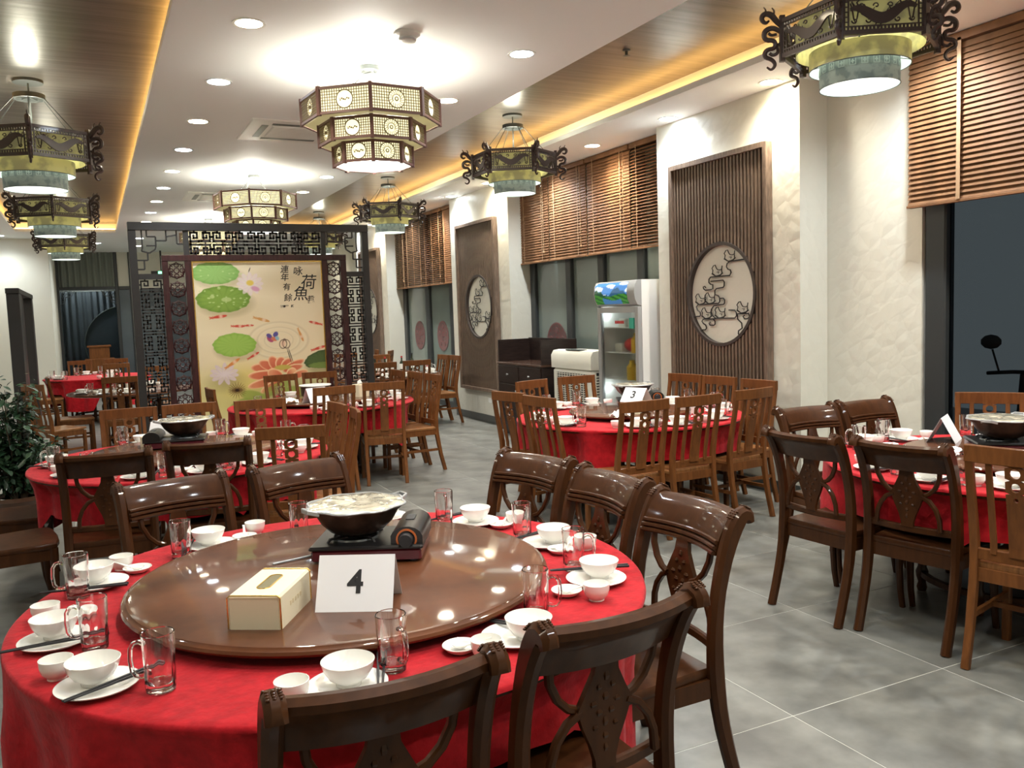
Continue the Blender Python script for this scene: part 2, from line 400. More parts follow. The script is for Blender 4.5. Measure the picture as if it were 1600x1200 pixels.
# arc: a big moon-gate leaf seen through the glass, in front of the curtain
pts = [(.58,.02)]+[(.75+.95*cos(a), 1.15+.95*sin(a)) for a in np.linspace(radians(100), radians(228), 26)]
pts = [(min(x,.58),max(z,.02)) for x,z in pts]
MB().prism(pts, .44, .47, 'xz').build('moon_gate_leaf', mat('slate_gate_panel', (.10,.125,.14), .5), fw_, False)
MB().sweep([(.75+.95*cos(a), .43, 1.15+.95*sin(a)) for a in np.linspace(radians(102), radians(220), 26)], .02, .02, (0,1,0)).build('moon_gate_rim', M_curt, fw_)
MB().box(-.66,.56,.0,.01,.02,2.5).build('pane', M_clearp, fw_, False)
MB().box(.64,.89,.0,.01,.02,2.5).build('pane', M_bluegl, fw_, False)
MB().box(.64,.89,.0,.02,2.58,ZC).build('wall_infill', M_cwall, fw_, False)
for a,b_ in ((.97,2.36),(2.44,3.86),(3.94,5.26)): MB().box(a,b_,.0,.01,.02,2.5).build('pane', M_bluegl, fw_, False)
br = MB()
for s,x0 in ((1,-.66),(-1,.56)):
    for k in range(3):
        for j in range(3-k): br.tube([(x0+s*(.05+.09*k+.035*cos(a)), -.03, 2.45-.09*j+.035*sin(a)) for a in np.linspace(0,2*pi,9)[:-1]], .008, 4, closed=True)
    br.tube([(x0,-.03,2.15),(x0+s*.1,-.03,2.2),(x0+s*.12,-.03,2.33),(x0+s*.25,-.03,2.36),(x0+s*.32,-.03,2.48)], .012, 4)
br.build('corner_bracket', M_frame, fw_)
t = thing('small_cabinet', 'small reddish wooden cabinet standing before the far dark glass', 'cabinet', (.10, 22.6, 0))
MB().cbox(-.32,.32,-.2,.2,.3,.85,.01).build('body', M_oak, t, False)
MB().cbox(-.22,.22,-.18,.18,.85,1.12,.01).build('upper_box', M_oak, t, False)
MB().cbox(-.26,.26,-.2,.2,1.12,1.16,.01).build('top', M_oak, t, False)
for x in (-.28,.28): MB().cbox(x-.03,x+.03,-.15,.15,0,.3,.005).build('leg', M_oak, t, False)
t = thing('exit_sign', 'small green lit exit sign hanging by the far wall', 'exit sign', (1.62, 22.9, 2.86))
MB().box(-.24,.24,-.02,.02,-.06,.06).build('housing', M_blackm, t, False); MB().box(-.08,.09,-.03,-.02,-.02,.05).build('lit_face', M_exit, t, False)
MB().box(-.02,.02,-.01,.01,.06,.56).build('hanger', M_blackm, t, False)

# ------------------------------------------------------------------ downlights
dl_me = {}
def downlight(x, y, warm, label, power=1.0):
    k = 'w' if warm else 'c'
    t = thing('downlight', label, 'ceiling light', (x,y,ZC), 0, 'recessed downlights')
    if k not in dl_me:
        dl_me[k] = (MB().lathe([(.080,-.004),(.100,-.006),(.100,-.001),(.080,-.001)], 20, closed=True).mesh('trim_ring', M_white),
                    MB().lathe([(.0001,-.003),(.080,-.003),(.080,-.0015),(.0001,-.0015)], 20, closed=True).mesh('lens', M_warm if warm else M_cool))
    inst(dl_me[k][0], 'trim_ring', t); inst(dl_me[k][1], 'lens', t)
    L = bpy.data.lights.new('downlight_beam', 'SPOT'); L.energy = SPOT_W*power; L.spot_size = radians(150); L.spot_blend = .9; L.shadow_soft_size = .06
    L.color = (1,.90,.74) if warm else (.88,.95,1)
    o = bpy.data.objects.new('downlight_beam', L); COL.objects.link(o); o.parent = t; o.location = (0,0,-.02)
ORD = ['first','second','third','fourth','fifth','sixth','seventh','eighth','ninth','tenth','eleventh','twelfth','thirteenth','fourteenth']
for r,(x,nm,wst) in enumerate(((.965,'row beside the wooden tray ceiling',1),(2.80,'row beside the window-side ceiling recess',0),(5.06,'row over the windows and piers',1))):
    for k in range(-4, 10):
        y = 5.41+1.375*k
        if y < -1.0 or (r==1 and k in (2,3)): continue
        warm = (k % 2 == 0) == bool(wst if r != 2 else 0)
        if r == 0: warm = k % 2 == 0
        if r == 1: warm = k % 2 == 1
        if r == 2: warm = k % 2 == 0
        downlight(x, y, warm, '%s round downlight, %s from the entrance end of the %s' % ('warm' if warm else 'cool', ORD[k+4], nm), 1.0 if r < 2 else 1.5)
for k,y in enumerate((1.4,4.2,7.0,9.8,12.6,15.4)):
    downlight(-2.2, y, k%2==0, '%s round downlight, %s along the plain ceiling left of the tray' % ('warm' if k%2==0 else 'cool', ORD[k]), 1.0)
for k,(x,y) in enumerate(((1.0,19.6),(1.05,21.5),(.2,20.8),(4.7,20.6),(-1.5,19.2),(-2.8,19.2),(-.1,23.68),(3.4,24.3))):  # lamps washing the left wall and behind the glass are added for brightness
    downlight(x, y, k%2==1, 'round downlight of the partly added set in the far ceiling, %s one' % ORD[k], (1.0,1.0,1.0,1.0,1.0,1.0,2.2,1.0)[k])

# smoke detector, vents, speaker disc
t = thing('smoke_detector', 'white smoke detector on the ceiling ahead of the lit lantern', 'smoke detector', (1.91,5.26,ZC))
MB().lathe([(.085,0),(.085,-.015),(.07,-.025),(.055,-.03),(.055,-.055),(.03,-.065),(.0001,-.066)], 24).build('body', M_white, t)
MB().lathe([(.056,-.035),(.058,-.036),(.058,-.048),(.056,-.049)], 24, closed=True).build('vent_band', M_grey, t)
o = MB().lathe([(.0001,0),(.11,0),(.11,-.006),(.0001,-.008)], 28).build('speaker_disc', M_creambox); o.location = (1.78,6.35,ZC); tag(o, 'pale round ceiling speaker behind the nearest octagonal lantern', 'ceiling speaker')
def cassette(x, y, label):
    t = thing('air_vent', label, 'air vent', (x,y,ZC), 0, 'ceiling air cassettes')
    b = MB().cbox(-.46,.46,-.46,.46,0,.012,.008, M=Matrix.Diagonal((1,1,-1,1))); b.build('panel', M_white, t, False)
    b = MB().box(-.24,.24,-.24,.24,-.018,-.012)
    for k in range(14): b.box(-.23,.23,-.23+.034*k,-.215+.034*k,-.024,-.018)
    b.build('intake_grille', M_white, t, False)
    for k in range(4):
        MB().box(-.26,.26,-.345,-.285,-.016,-.0125).build('outlet_slot', M_metal, t, False).rotation_euler = (0,0,k*pi/2)
cassette(1.85, 8.35, 'square white ceiling cassette vent between the two nearest octagonal lanterns')
cassette(1.75, 13.0, 'square white ceiling cassette vent beyond the second octagonal lantern')
spr = MB().lathe([(.03,0),(.03,-.008),(.012,-.012),(.012,-.04),(.03,-.045),(.0001,-.05)], 12).mesh('sprinkler', M_metal)
for k,(x,y,z) in enumerate(((3.8,5.6,ZT),(1.9,17.2,ZC),(-.3,5.6,ZT))):
    o = inst(spr, 'sprinkler', None, (x,y,z)); tag(o, 'small metal ceiling sprinkler, the one %s' % ('over the window-side recess','beyond the carved screen','in the tray ceiling at the side')[k], 'sprinkler', 'ceiling sprinklers')

# ------------------------------------------------------------------ octagonal lanterns
def grid_panel(b, w, h, nx, ny, bar, th, M, medal=None, edge=.012):
    r = medal or 0
    for i in range(1, nx):
        x = -w/2+w*i/nx
        if abs(x) < r:
            q = sqrt(r*r-x*x)
            b.box(x-bar/2,x+bar/2,-th/2,th/2,q,h/2,M); b.box(x-bar/2,x+bar/2,-th/2,th/2,-h/2,-q,M)
        else: b.box(x-bar/2,x+bar/2,-th/2,th/2,-h/2,h/2,M)
    for i in range(1, ny):
        z = -h/2+h*i/ny
        if abs(z) < r:
            q = sqrt(r*r-z*z)
            b.box(-w/2,-q,-th/2,th/2,z-bar/2,z+bar/2,M); b.box(q,w/2,-th/2,th/2,z-bar/2,z+bar/2,M)
        else: b.box(-w/2,w/2,-th/2,th/2,z-bar/2,z+bar/2,M)
M_ledge = mat('olive_paper_ledge', (.42,.38,.18), .7, emit=(.9,.8,.4), estr=.10)
M_lat = mat('brown_lantern_fretwork', (.16,.12,.06), .5)
M_lfr = mat('reddish_brown_lantern_frame', (.14,.07,.06), .4)
def oct_lantern():
    t = thing('octagonal_lantern', '', 'pendant lantern')
    tiers = [(.49,-.41,-.24,20,8),(.375,-.56,-.42,16,7),(.28,-.70,-.565,12,7)]
    A0 = radians(252.6)
    for ti,(R,z0,z1,nx,ny) in enumerate(tiers):
        ap = R*cos(pi/8); wd = 2*R*sin(pi/8); zc, h = (z0+z1)/2, z1-z0
        fr = MB(); pap = MB()
        for k in range(8):
            a = A0+k*pi/4; v = (R*cos(a), R*sin(a))
            fr.cbox(-.013,.013,-.013,.013,z0-.012,z1+.012,.003, Matrix.Translation((v[0],v[1],0)) @ Matrix.Rotation(a,4,'Z'))
            am = a+pi/8; F = Matrix.Rotation(am-pi/2,4,'Z') @ Matrix.Translation((0,ap,0))
            fr.box(-wd/2,wd/2,-.009,.009,z0-.005,z0+.012,F); fr.box(-wd/2,wd/2,-.009,.009,z1-.012,z1+.005,F)
            pap.box(-wd/2+.01,wd/2-.01,-.012,-.009,z0,z1,F)
            g = MB(); G = F @ Matrix.Translation((0,0,zc)); r = .06 if ti == 0 else .055
            grid_panel(g, wd-.02, h-.02, nx, ny, .0034, .006, G, r)
            g.tube([tuple(G @ Vector((r*cos(q),0,r*sin(q)))) for q in np.linspace(0,2*pi,21)[:-1]], .004, 4, closed=True)
            if k % 2 == 0:   # spiral fan medallion
                g.tube([tuple(G @ Vector((r*.5*cos(q),0,r*.5*sin(q)))) for q in np.linspace(-.6,pi+.6,12)], .003, 4)
                g.tube([tuple(G @ Vector((r*.2*cos(q),0,r*.2*sin(q)))) for q in np.linspace(0,2*pi,9)[:-1]], .004, 4, closed=True)
                for q in np.linspace(0,2*pi,19)[:-1]: g.tube([tuple(G @ Vector((r*s*cos(q+.5*(1-s)),0,r*s*sin(q+.5*(1-s))))) for s in (.55,.8,1)], .0022, 3)
            else:            # blossom sprig medallion
                for q in range(6): g.ell((0,0,0),(.006,.003,.006),6,3, G @ Matrix.Translation((-.03+.012*q,0,.006*sin(q*2.1))))
                g.tube([tuple(G @ Vector((-.04+.016*q,0,.007*sin(q*1.7)))) for q in range(6)], .002, 3)
            g.build('fretwork_panel', M_lat, t, False)
        fr.build('frame_tier', M_lfr, t, False); pap.build('paper_lining', M_paperlit, t, False)
        # ledge under the tier
        if ti < 2:
            R2 = tiers[ti+1][0]
            lb = MB(); vs = []; 
            for k in range(8):
                a = A0+k*pi/4; vs += [(R*.97*cos(a),R*.97*sin(a),z0-.002),(R2*cos(a),R2*sin(a),z0-.002)]
            lb.add(vs, [(2*k,2*k+1,(2*k+3)%16,(2*k+2)%16) for k in range(8)]); lb.build('underside_ledge', M_ledge, t, False)
    R = .28; MB().add([(R*.9*cos(A0+k*pi/4),R*.9*sin(A0+k*pi/4),-.703) for k in range(8)], [tuple(range(8))]).build('diffuser', M_lampw2, t, False)
    MB().lathe([(.0001,0),(.075,0),(.075,-.03),(.06,-.036),(.0001,-.036)], 24).build('ceiling_canopy', M_metal, t)
    for k in range(4):
        a = A0+pi/4+k*pi/2; c = MB()
        for j in range(9):
            s0 = j/9; s1 = (j+1)/9; p = [Vector((( .05+s*.2)*cos(a),(.05+s*.2)*sin(a),-.036-.2*s)) for s in (s0-.02,s1+.02)]
            d = (p[1]-p[0]); sd = d.orthogonal().normalized()*.006 if j%2 else d.cross(d.orthogonal()).normalized()*.006
            c.tube([p[0], p[0]+d*.25+sd, p[0]+d*.75+sd, p[1], p[0]+d*.75-sd, p[0]+d*.25-sd], .0018, 3, closed=True)
        c.build('chain', M_metal, t)
    MB().tube([(.02,0,-.03),(-.06,-.05,-.07),(-.2,-.12,-.22)], .003, 4).build('power_cord', M_blackm, t)
    L = bpy.data.lights.new('lantern_glow','POINT'); L.energy = 15; L.color = (1,.97,.88); L.shadow_soft_size = .1
    o = bpy.data.objects.new('lantern_glow', L); COL.objects.link(o); o.parent = t; o.location = (0,0,-.36)
    return t
ol = oct_lantern(); ol.location = (1.9,6.05,ZC); ol['label'] = 'three-tier octagonal fretwork lantern, lit, nearest of the central ones'; ol['group'] = 'octagonal lanterns down the centre'
dup(ol, 'three-tier octagonal fretwork lantern hanging just over the carved screen', (1.91,10.98,ZC))
dup(ol, 'octagonal fretwork lantern behind the screen, glimpsed through its top fret', (1.93,15.8,ZC))

# ------------------------------------------------------------------ drum lanterns with carved collars
M_collar = mat('carved_collar_wood', (.055,.036,.034), .42, coat=.3)
def drum_lantern():
    t = thing('drum_lantern', '', 'pendant lantern')
    R, zt, zb = .42, -.40, -.59
    fr = MB(); 
    for k in range(6):
        a = radians(30+60*k); b_ = radians(90+60*k)
        p, q = Vector((R*cos(a),R*sin(a),0)), Vector((R*cos(b_),R*sin(b_),0))
        for z in (zt,zb): fr.sweep([p+Vector((0,0,z)),q+Vector((0,0,z))], .022, .02, (0,0,1), ch=0)
        for z in (zt-.03,zb+.03): fr.sweep([p+Vector((0,0,z)),q+Vector((0,0,z))], .006, .01, (0,0,1), ch=0)
        fr.box(-.014,.014,-.014,.014,zb-.03,zt+.03,Matrix.Translation(p) @ Matrix.Rotation(a,4,'Z'))
    fr.build('collar_frame', M_collar, t, False)
    for k in range(6):
        am = radians(60+60*k); F = Matrix.Rotation(am-pi/2,4,'Z') @ Matrix.Translation((0,R*cos(pi/6),0)); g = MB()
        for i in range(22):   # beaded bands
            x = -.195+.39*i/21
            g.box(x-.005,x+.005,-.004,.004,zt-.028,zt-.01,F); g.box(x-.005,x+.005,-.004,.004,zb+.01,zb+.028,F)
        for s in (-1,1):      # side frets
            for x in (.195,.175): g.box(s*x-.004,s*x+.004,-.004,.004,zb+.03,zt-.03,F)
            for j in range(5): g.box(min(s*.195,s*.175),max(s*.195,s*.175),-.004,.004,zb+.05+.025*j,zb+.055+.025*j,F)
        zc = (zt+zb)/2
        g.sweep([tuple(F @ Vector((-.165+.33*u,0,zc+.035*sin(u*2*pi*1.25+.6)*(1-.3*u)))) for u in np.linspace(0,1,22)], .012, [.016+.040*sin(pi*u) for u in np.linspace(0,1,22)], tuple(F.to_3x3() @ Vector((0,1,0))), ch=0)
        for u in np.linspace(.06,.94,13):   # scales, whiskers, clouds around the dragon body
            x = -.165+.33*u; z = zc+.035*sin(u*2*pi*1.25+.6)
            s = 1 if random.random() < .5 else -1
            g.tube([tuple(F @ Vector((x,0,z))), tuple(F @ Vector((x+.012,0,z+s*.022))), tuple(F @ Vector((x+.03*random.uniform(-1,1),0,z+s*.045)))], [.006,.004,.002], 4)
        for q in range(9):   # cloud scrolls filling the field
            x0_, z0_ = -.145+.036*q, zc+(.034 if q%2 else -.036); sg = 1 if q%2 else -1
            g.tube([tuple(F @ Vector((x0_+.016*(1-v/7)*cos(v*sg),0,z0_+.016*(1-v/7)*sin(v*sg)))) for v in np.linspace(0,5.6,11)], .0038, 4)
        for s in (-1,1): g.tube([tuple(F @ Vector((s*(.165-.02*v),0,zc+.05*cos(v*2.5)))) for v in np.linspace(0,3,8)], .004, 4)
        g.build('carved_panel', M_collar, t, False)
        # scroll-shaped dragon bracket at the corner
        a = radians(30+60*k); D = Matrix.Rotation(a,4,'Z'); d = MB()
        def P(x,z): return tuple(D @ Vector((R+x,0,z)))
        def dt(pts, rr):
            pts = smooth(pts); d.tube(pts, smoothr(rr) if isinstance(rr,list) else rr, 6)
        dt([P(.0,zt-.03),P(.03,zt+.0),P(.06,zt+.04),P(.10,zt+.045),P(.115,zt+.015),P(.09,zt-.01),P(.07,zt+.005)], [.014,.018,.019,.016,.013,.010,.006])
        dt([P(.005,zt-.06),P(.05,zt-.03),P(.10,zt-.05),P(.095,zt-.10),P(.04,zt-.10),P(.035,zt-.145),P(.09,zt-.15),P(.10,zt-.19),P(.055,zt-.205),P(.035,zt-.235),P(.06,zt-.265),P(.085,zt-.245)], [.012,.014,.015,.014,.012,.013,.014,.012,.011,.010,.008,.005])
        dt([P(.005,zt-.12),P(.03,zt-.13),P(.02,zt-.17),P(.05,zt-.185),P(.07,zt-.17)], .009)
        dt([P(.03,zt-.07),P(.06,zt-.075),P(.075,zt-.06)], .008)
        dt([P(.10,zt+.03),P(.085,zt+.06),P(.10,zt+.08)], [.010,.006,.003]); dt([P(.05,zt+.03),P(.04,zt+.055),P(.055,zt+.075)], [.009,.006,.003])
        d.build('dragon_bracket', M_collar, t)
    # corners' inner lining
    MB().lathe([(.30,zb+.01),(.30,zt-.01)], 6*5, M=Matrix.Identity(4)).build('collar_lining', M_yshade, t) if False else None
    b = MB(); n = 40
    vs = [(.335*cos(2*pi*i/n),.335*sin(2*pi*i/n),z) for z in (zb+.005,zt-.012) for i in range(n)]
    b.add(vs, [(i,(i+1)%n,n+(i+1)%n,n+i) for i in range(n)]); b.build('collar_lining', M_yshade, t)
    def drum(name, r, z0, z1, m, inner):
        b = MB(); vs = [(r*cos(2*pi*i/n),r*sin(2*pi*i/n),z) for z in (z0,z1) for i in range(n)]; b.add(vs, [(i,(i+1)%n,n+(i+1)%n,n+i) for i in range(n)]); o = b.build(name, m, t)
        b = MB(); vs = [((r-.004)*cos(2*pi*i/n),(r-.004)*sin(2*pi*i/n),z) for z in (z0,z1) for i in range(n)]; b.add(vs, [(i,(i+1)%n,n+(i+1)%n,n+i) for i in range(n)]); b.build('shade_lining', inner, o)
        b = MB(); b.tube([(r*cos(2*pi*i/n),r*sin(2*pi*i/n),z0) for i in range(n)], .003, 4, closed=True); b.build('hem', M_metal, o)
        return o
    drum('upper_shade', .265, -.68, zb+.01, M_yshade, M_inlit)
    lo = drum('lower_shade', .21, -.78, -.645, M_gshade, M_inlit)
    ch = MB()   # the printed row of square characters, read as raised blocks
    for i in range(22):
        a = 2*pi*i/22; G = Matrix.Rotation(a,4,'Z') @ Matrix.Translation((.2105,0,-.685))
        for (y0,y1,z0,z1) in ((-.017,.017,.016,.02),(-.017,.017,-.02,-.016),(-.017,-.013,-.02,.02),(.013,.017,-.02,.02),(-.009,.009,-.003,.003),(-.003,.003,-.012,.012)): ch.box(0,.0012,y0,y1,z0,z1,G)
    ch.build('printed_band', mat('pale_band_print', (.25,.28,.24), .7, emit=(.3,.38,.32), estr=.12) , lo, False, kind='stuff')
    MB().add([(.207*cos(2*pi*i/n),.207*sin(2*pi*i/n),-.775) for i in range(n)], [tuple(range(n))]).build('diffuser', M_lampw, t, False)
    MB().lathe([(.0001,0),(.10,0),(.10,-.02),(.0001,-.02)], 24).build('ceiling_canopy', M_metal, t)
    MB().lathe([(.095,-.10),(.105,-.10),(.105,-.135),(.095,-.135)], 24, closed=True).build('hanging_ring', M_metal, t)
    MB().tube([(0,0,-.02),(0,0,-.6)], .006, 6).build('rod', M_metal, t)
    sp = MB()
    for k in range(3): sp.tube([(.1*cos(2*pi*k/3),.1*sin(2*pi*k/3),-.12),(-.1*cos(2*pi*k/3),-.1*sin(2*pi*k/3),-.12)], .004, 4)
    for k in range(6):
        a = radians(30+60*k); sp.tube([(.1*cos(a),.1*sin(a),-.12),(.33*cos(a),.33*sin(a),zt+.012)], .0035, 4)
    for k in range(4): a = pi/4+k*pi/2; sp.tube([(.0,.0,-.6),(.26*cos(a),.26*sin(a),-.68+.02)], .003, 4)
    sp.build('suspension_wires', M_metal, t)
    L = bpy.data.lights.new('lantern_glow','POINT'); L.energy = 5; L.color = (1,.95,.75); L.shadow_soft_size = .08
    o = bpy.data.objects.new('lantern_glow', L); COL.objects.link(o); o.parent = t; o.location = (0,0,-.24)
    return t
dlm = drum_lantern(); dlm.location = (3.92,3.5,ZT); dlm['group'] = 'drum lanterns with carved collars'
dlm['label'] = 'yellow drum lantern with dark carved collar, nearest one, above the window-side table'
for x,y,s,l in ((3.92,7.82,1,'yellow drum lantern with carved dragon collar hanging nearer the sideboard window'),(3.92,11.85,1,'small-looking yellow drum lantern before the far window blinds'),(3.92,16.0,1,'yellow drum lantern partly behind the top right of the carved screen'),
    (-.33,7.9,1.1,'largest yellow drum lantern under the dark wooden tray ceiling'),(-.33,11.9,1.1,'middle yellow drum lantern under the wooden tray ceiling'),(-.33,16.6,1.05,'farthest yellow drum lantern under the wooden tray ceiling')):
    dup(dlm, l, (x,y,ZT), None, None, s if s != 1 else None)

# ------------------------------------------------------------------ slatted wall panels with round inset
def spiral(cx, cy, r0, r1, a0, a1, n=12): return [(cx+(r0+(r1-r0)*i/n)*cos(a0+(a1-a0)*i/n), cy+(r0+(r1-r0)*i/n)*sin(a0+(a1-a0)*i/n)) for i in range(n+1)]
def slat_panel(y0, y1, z0, z1, yc, zc, rad, label):
    t = thing('slatted_wall_panel', label, 'wall panel', (WX, 0, 0), 0, 'slatted panels on the piers')
    n = 40; b = MB()     # backing plate with hole
    ring = [(yc+rad*cos(2*pi*i/n), zc+rad*sin(2*pi*i/n)) for i in range(n)]
    def sq(a):
        c, s = cos(a), sin(a); k = 1e9
        if c > 1e-6: k = min(k,(y1-yc)/c)
        if c < -1e-6: k = min(k,(y0-yc)/c)
        if s > 1e-6: k = min(k,(z1-zc)/s)
        if s < -1e-6: k = min(k,(z0-zc)/s)
        return (yc+k*c, zc+k*s)
    angs = sorted([2*pi*i/n for i in range(n)]+[atan2(z-zc,y-yc)%(2*pi) for y in (y0,y1) for z in (z0,z1)])
    vs = []; m = len(angs)
    for a in angs: p = sq(a); vs += [(-.012,yc+rad*cos(a),zc+rad*sin(a)),(-.012,p[0],p[1])]
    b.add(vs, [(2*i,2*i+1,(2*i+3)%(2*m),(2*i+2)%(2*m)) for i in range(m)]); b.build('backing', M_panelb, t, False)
    f = MB(); w_ = .045
    f.cbox(-.075,-.002,y0,y0+w_,z0,z1,.004).cbox(-.075,-.002,y1-w_,y1,z0,z1,.004).box(-.075,-.002,y0+w_,y1-w_,z0,z0+w_).box(-.075,-.002,y0+w_,y1-w_,z1-w_,z1)
    f.build('outer_frame', M_panelw, t, False)
    ns = 28; rr = rad+.025
    me = MB().box(-.045,-.012,-.0125,.0125,0,1).mesh('slat', M_panelw, False)
    for i in range(ns):
        y = y0+w_+.022+(y1-y0-2*w_-.044)*i/(ns-1)
        if abs(y-yc) < rr-.004:
            q = sqrt(rr*rr-(y-yc)**2); inst(me,'slat',t,(0,y,z0+w_),scale=(1,1,zc-q-z0-w_)); inst(me,'slat',t,(0,y,zc+q),scale=(1,1,z1-w_-zc-q))
        else: inst(me,'slat',t,(0,y,z0+w_),scale=(1,1,z1-z0-2*w_))
    g = MB(); M = Matrix.Translation((0,yc,zc)) @ Matrix.Rotation(-pi/2,4,'Y')
    g.lathe([(rad,.002),(rad+.03,.002),(rad+.03,.055),(rad,.055)], 56, M=M, closed=True); g.build('round_frame', mat('dark_round_frame',(.05,.038,.034),.4) if 'dark_round_frame' not in bpy.data.materials else bpy.data.materials['dark_round_frame'], t)
    MB().lathe([(.0001,.003),(rad+.002,.003),(rad+.002,.008),(.0001,.008)], 48, M=M, closed=True).build('inset_wall', M_wall, t, False)
    # motif: traced scroll work with little rocking birds
    d = MB()
    def P(cx, cy): return (-.030, yc-(cx-410)/335*rad, zc+(590-cy)/490*rad)
    def T(pts, r=.0062): d.tube([P(*p) for p in pts], r, 5)
    T([(662,262),(500,270),(472,290),(466,320),(480,345),(505,355),(512,380),(500,408),(300,410),(282,430),(280,465),(300,485),(322,490),(322,530),(300,538),(240,540),(222,525),(218,505),(235,500),(245,515)])
    T([(300,453),(430,450),(442,470),(440,505),(430,522),(360,530),(342,550),(342,590),(375,600),(390,625),(392,660),(378,680),(155,687),(138,710),(150,745),(178,765),(182,795),(175,808),(100,810)])
    T([(392,632),(430,630),(444,650),(442,680),(430,692),(330,702),(308,730),(300,765),(315,805),(345,830),(545,830),(562,805),(560,775),(545,752),(485,750)])
    T([(345,835),(210,838),(198,860),(215,885),(240,900),(248,930),(235,948),(180,948)])
    T([(320,838),(340,860),(340,890),(325,902),(285,900),(275,880),(285,868),(295,880)])
    T([(562,790),(680,788),(688,815),(670,838),(640,840),(625,815),(640,805)])
    T([(570,790),(572,840),(612,880),(616,930),(580,955),(578,985),(592,1000)])
    for (bx,by) in ((500,268),(370,405),(185,685),(290,680),(250,832),(395,828),(622,782)):
        q = lambda pts: [(bx+x, by+y) for x,y in pts]
        T(q([(-38,-108),(-55,-80),(-45,-62),(-50,-30),(-15,0),(35,-12),(50,-28),(46,-62),(52,-100)]),.0045)
        T(q([(-38,-108),(-20,-112),(-8,-80),(5,-62),(30,-60),(46,-66)]),.0045)
        T(q([(-58,-28),(-20,-2),(30,-4),(58,-28)]),.0045); T(q([(-5,-40),(18,-42),(10,-25)]),.0035)
    d.build('bird_scrollwork', M_black, t)
    return t
slat_panel(5.545,6.895,.47,2.985,6.18,1.73,.445,'brown vertical-slat wall panel with round bird inset, on the nearer pier')
slat_panel(10.96,12.37,.47,2.975,11.62,1.72,.445,'brown vertical-slat wall panel with round bird inset, beside the dark sideboard')
slat_panel(16.4,17.75,.47,2.98,17.1,1.72,.445,'farthest brown slatted wall panel, mostly hidden by the carved screen')

# ------------------------------------------------------------------ wooden blinds
def blind(y0, y1, zb, tapes, tilt, label, pitch=.037, x=NX-.10):
    t = thing('wooden_blind', label, 'blind', (x, (y0+y1)/2, 0), 0, 'wooden venetian blinds')
    L = y1-y0; zt = ZC-.06
    MB().cbox(-.03,.03,-L/2,L/2,zt,zt+.055,.004).build('head_rail', M_blind, t, False)
    me = MB().box(-.024,.024,-L/2,L/2,-.0016,.0016).mesh('slat', M_blind, False)
    n = int((zt-.03-zb)/pitch)
    for k in range(n): inst(me,'slat',t,(0,0,zt-.03-pitch*k),(0,tilt,0))
    zlow = zt-.03-pitch*(n-.3)
    MB().cbox(-.026,.026,-L/2,L/2,zlow-.018,zlow,.003).build('bottom_rail', M_blind, t, False)
    for u,wd in tapes:
        y = -L/2+u*L
        MB().box(-.030,-.0285,y-wd/2,y+wd/2,zlow,zt+.02).build('ladder_tape', M_tape, t, False)
    b = MB().tube([(-.035,-L/2+.09,zt),(-.035,-L/2+.09,zb+.15)], .003, 4); b.lathe([(.004,.03),(.012,0),(.004,-.01)], 8, (-.035,-L/2+.09,zb+.14)); b.build('pull_cord', M_tape, t)
blind(2.30,4.375,2.28,((.13,.03),(.45,.03),(.8,.03)), radians(-69), 'wide cherry-wood blind on the near window beside the lantern')
blind(.1,2.27,2.28,((.2,.03),(.8,.03)), radians(-69), 'cherry-wood blind on the near window, one closer to the camera')
for k,(a,b_) in enumerate(((9.83,10.63),(8.88,9.80),(7.95,8.85),(7.20,7.92))):
    blind(a,b_,2.25,((.18,.012),(.82,.012)), radians(-69 if k < 3 else -38), 'cherry-wood blind over the sideboard window, %s from the far pier' % ORD[k], .034)
for k,(a,b_) in enumerate(((15.45,16.03),(14.5,15.42),(13.55,14.47),(12.74,13.52))):
    blind(a,b_,2.12,((.12,.012),(.5,.012),(.88,.012)), radians(-26 if k < 3 else -74), 'cherry-wood blind over the far window, %s from the carved screen' % ORD[k], .034)

# ------------------------------------------------------------------ carved screen with lotus mural
def fret(b, cx, cz, w, h, bar, th, y=0):
    def ln(pts):
        for (ax,az),(bx,bz) in zip(pts[:-1],pts[1:]):
            x0,x1 = sorted((cx+ax*w/2,cx+bx*w/2)); z0,z1 = sorted((cz+az*h/2,cz+bz*h/2))
            b.box(x0-bar/2,x1+bar/2,y-th/2,y+th/2,z0-bar/2,z1+bar/2)
    for sx in (-1,1):
        for sz in (-1,1):
            ln([(sx*.12,sz*.14),(sx*.84,sz*.14),(sx*.84,sz*.84),(sx*.26,sz*.84),(sx*.26,sz*.42),(sx*.56,sz*.42),(sx*.56,sz*.62)])
            ln([(sx*.84,sz*.5),(sx*1,sz*.5)]); ln([(sx*.5,sz*.84),(sx*.5,sz*1)])
    ln([(-.12,.14),(.12,.14)]); ln([(-.12,-.14),(.12,-.14)])
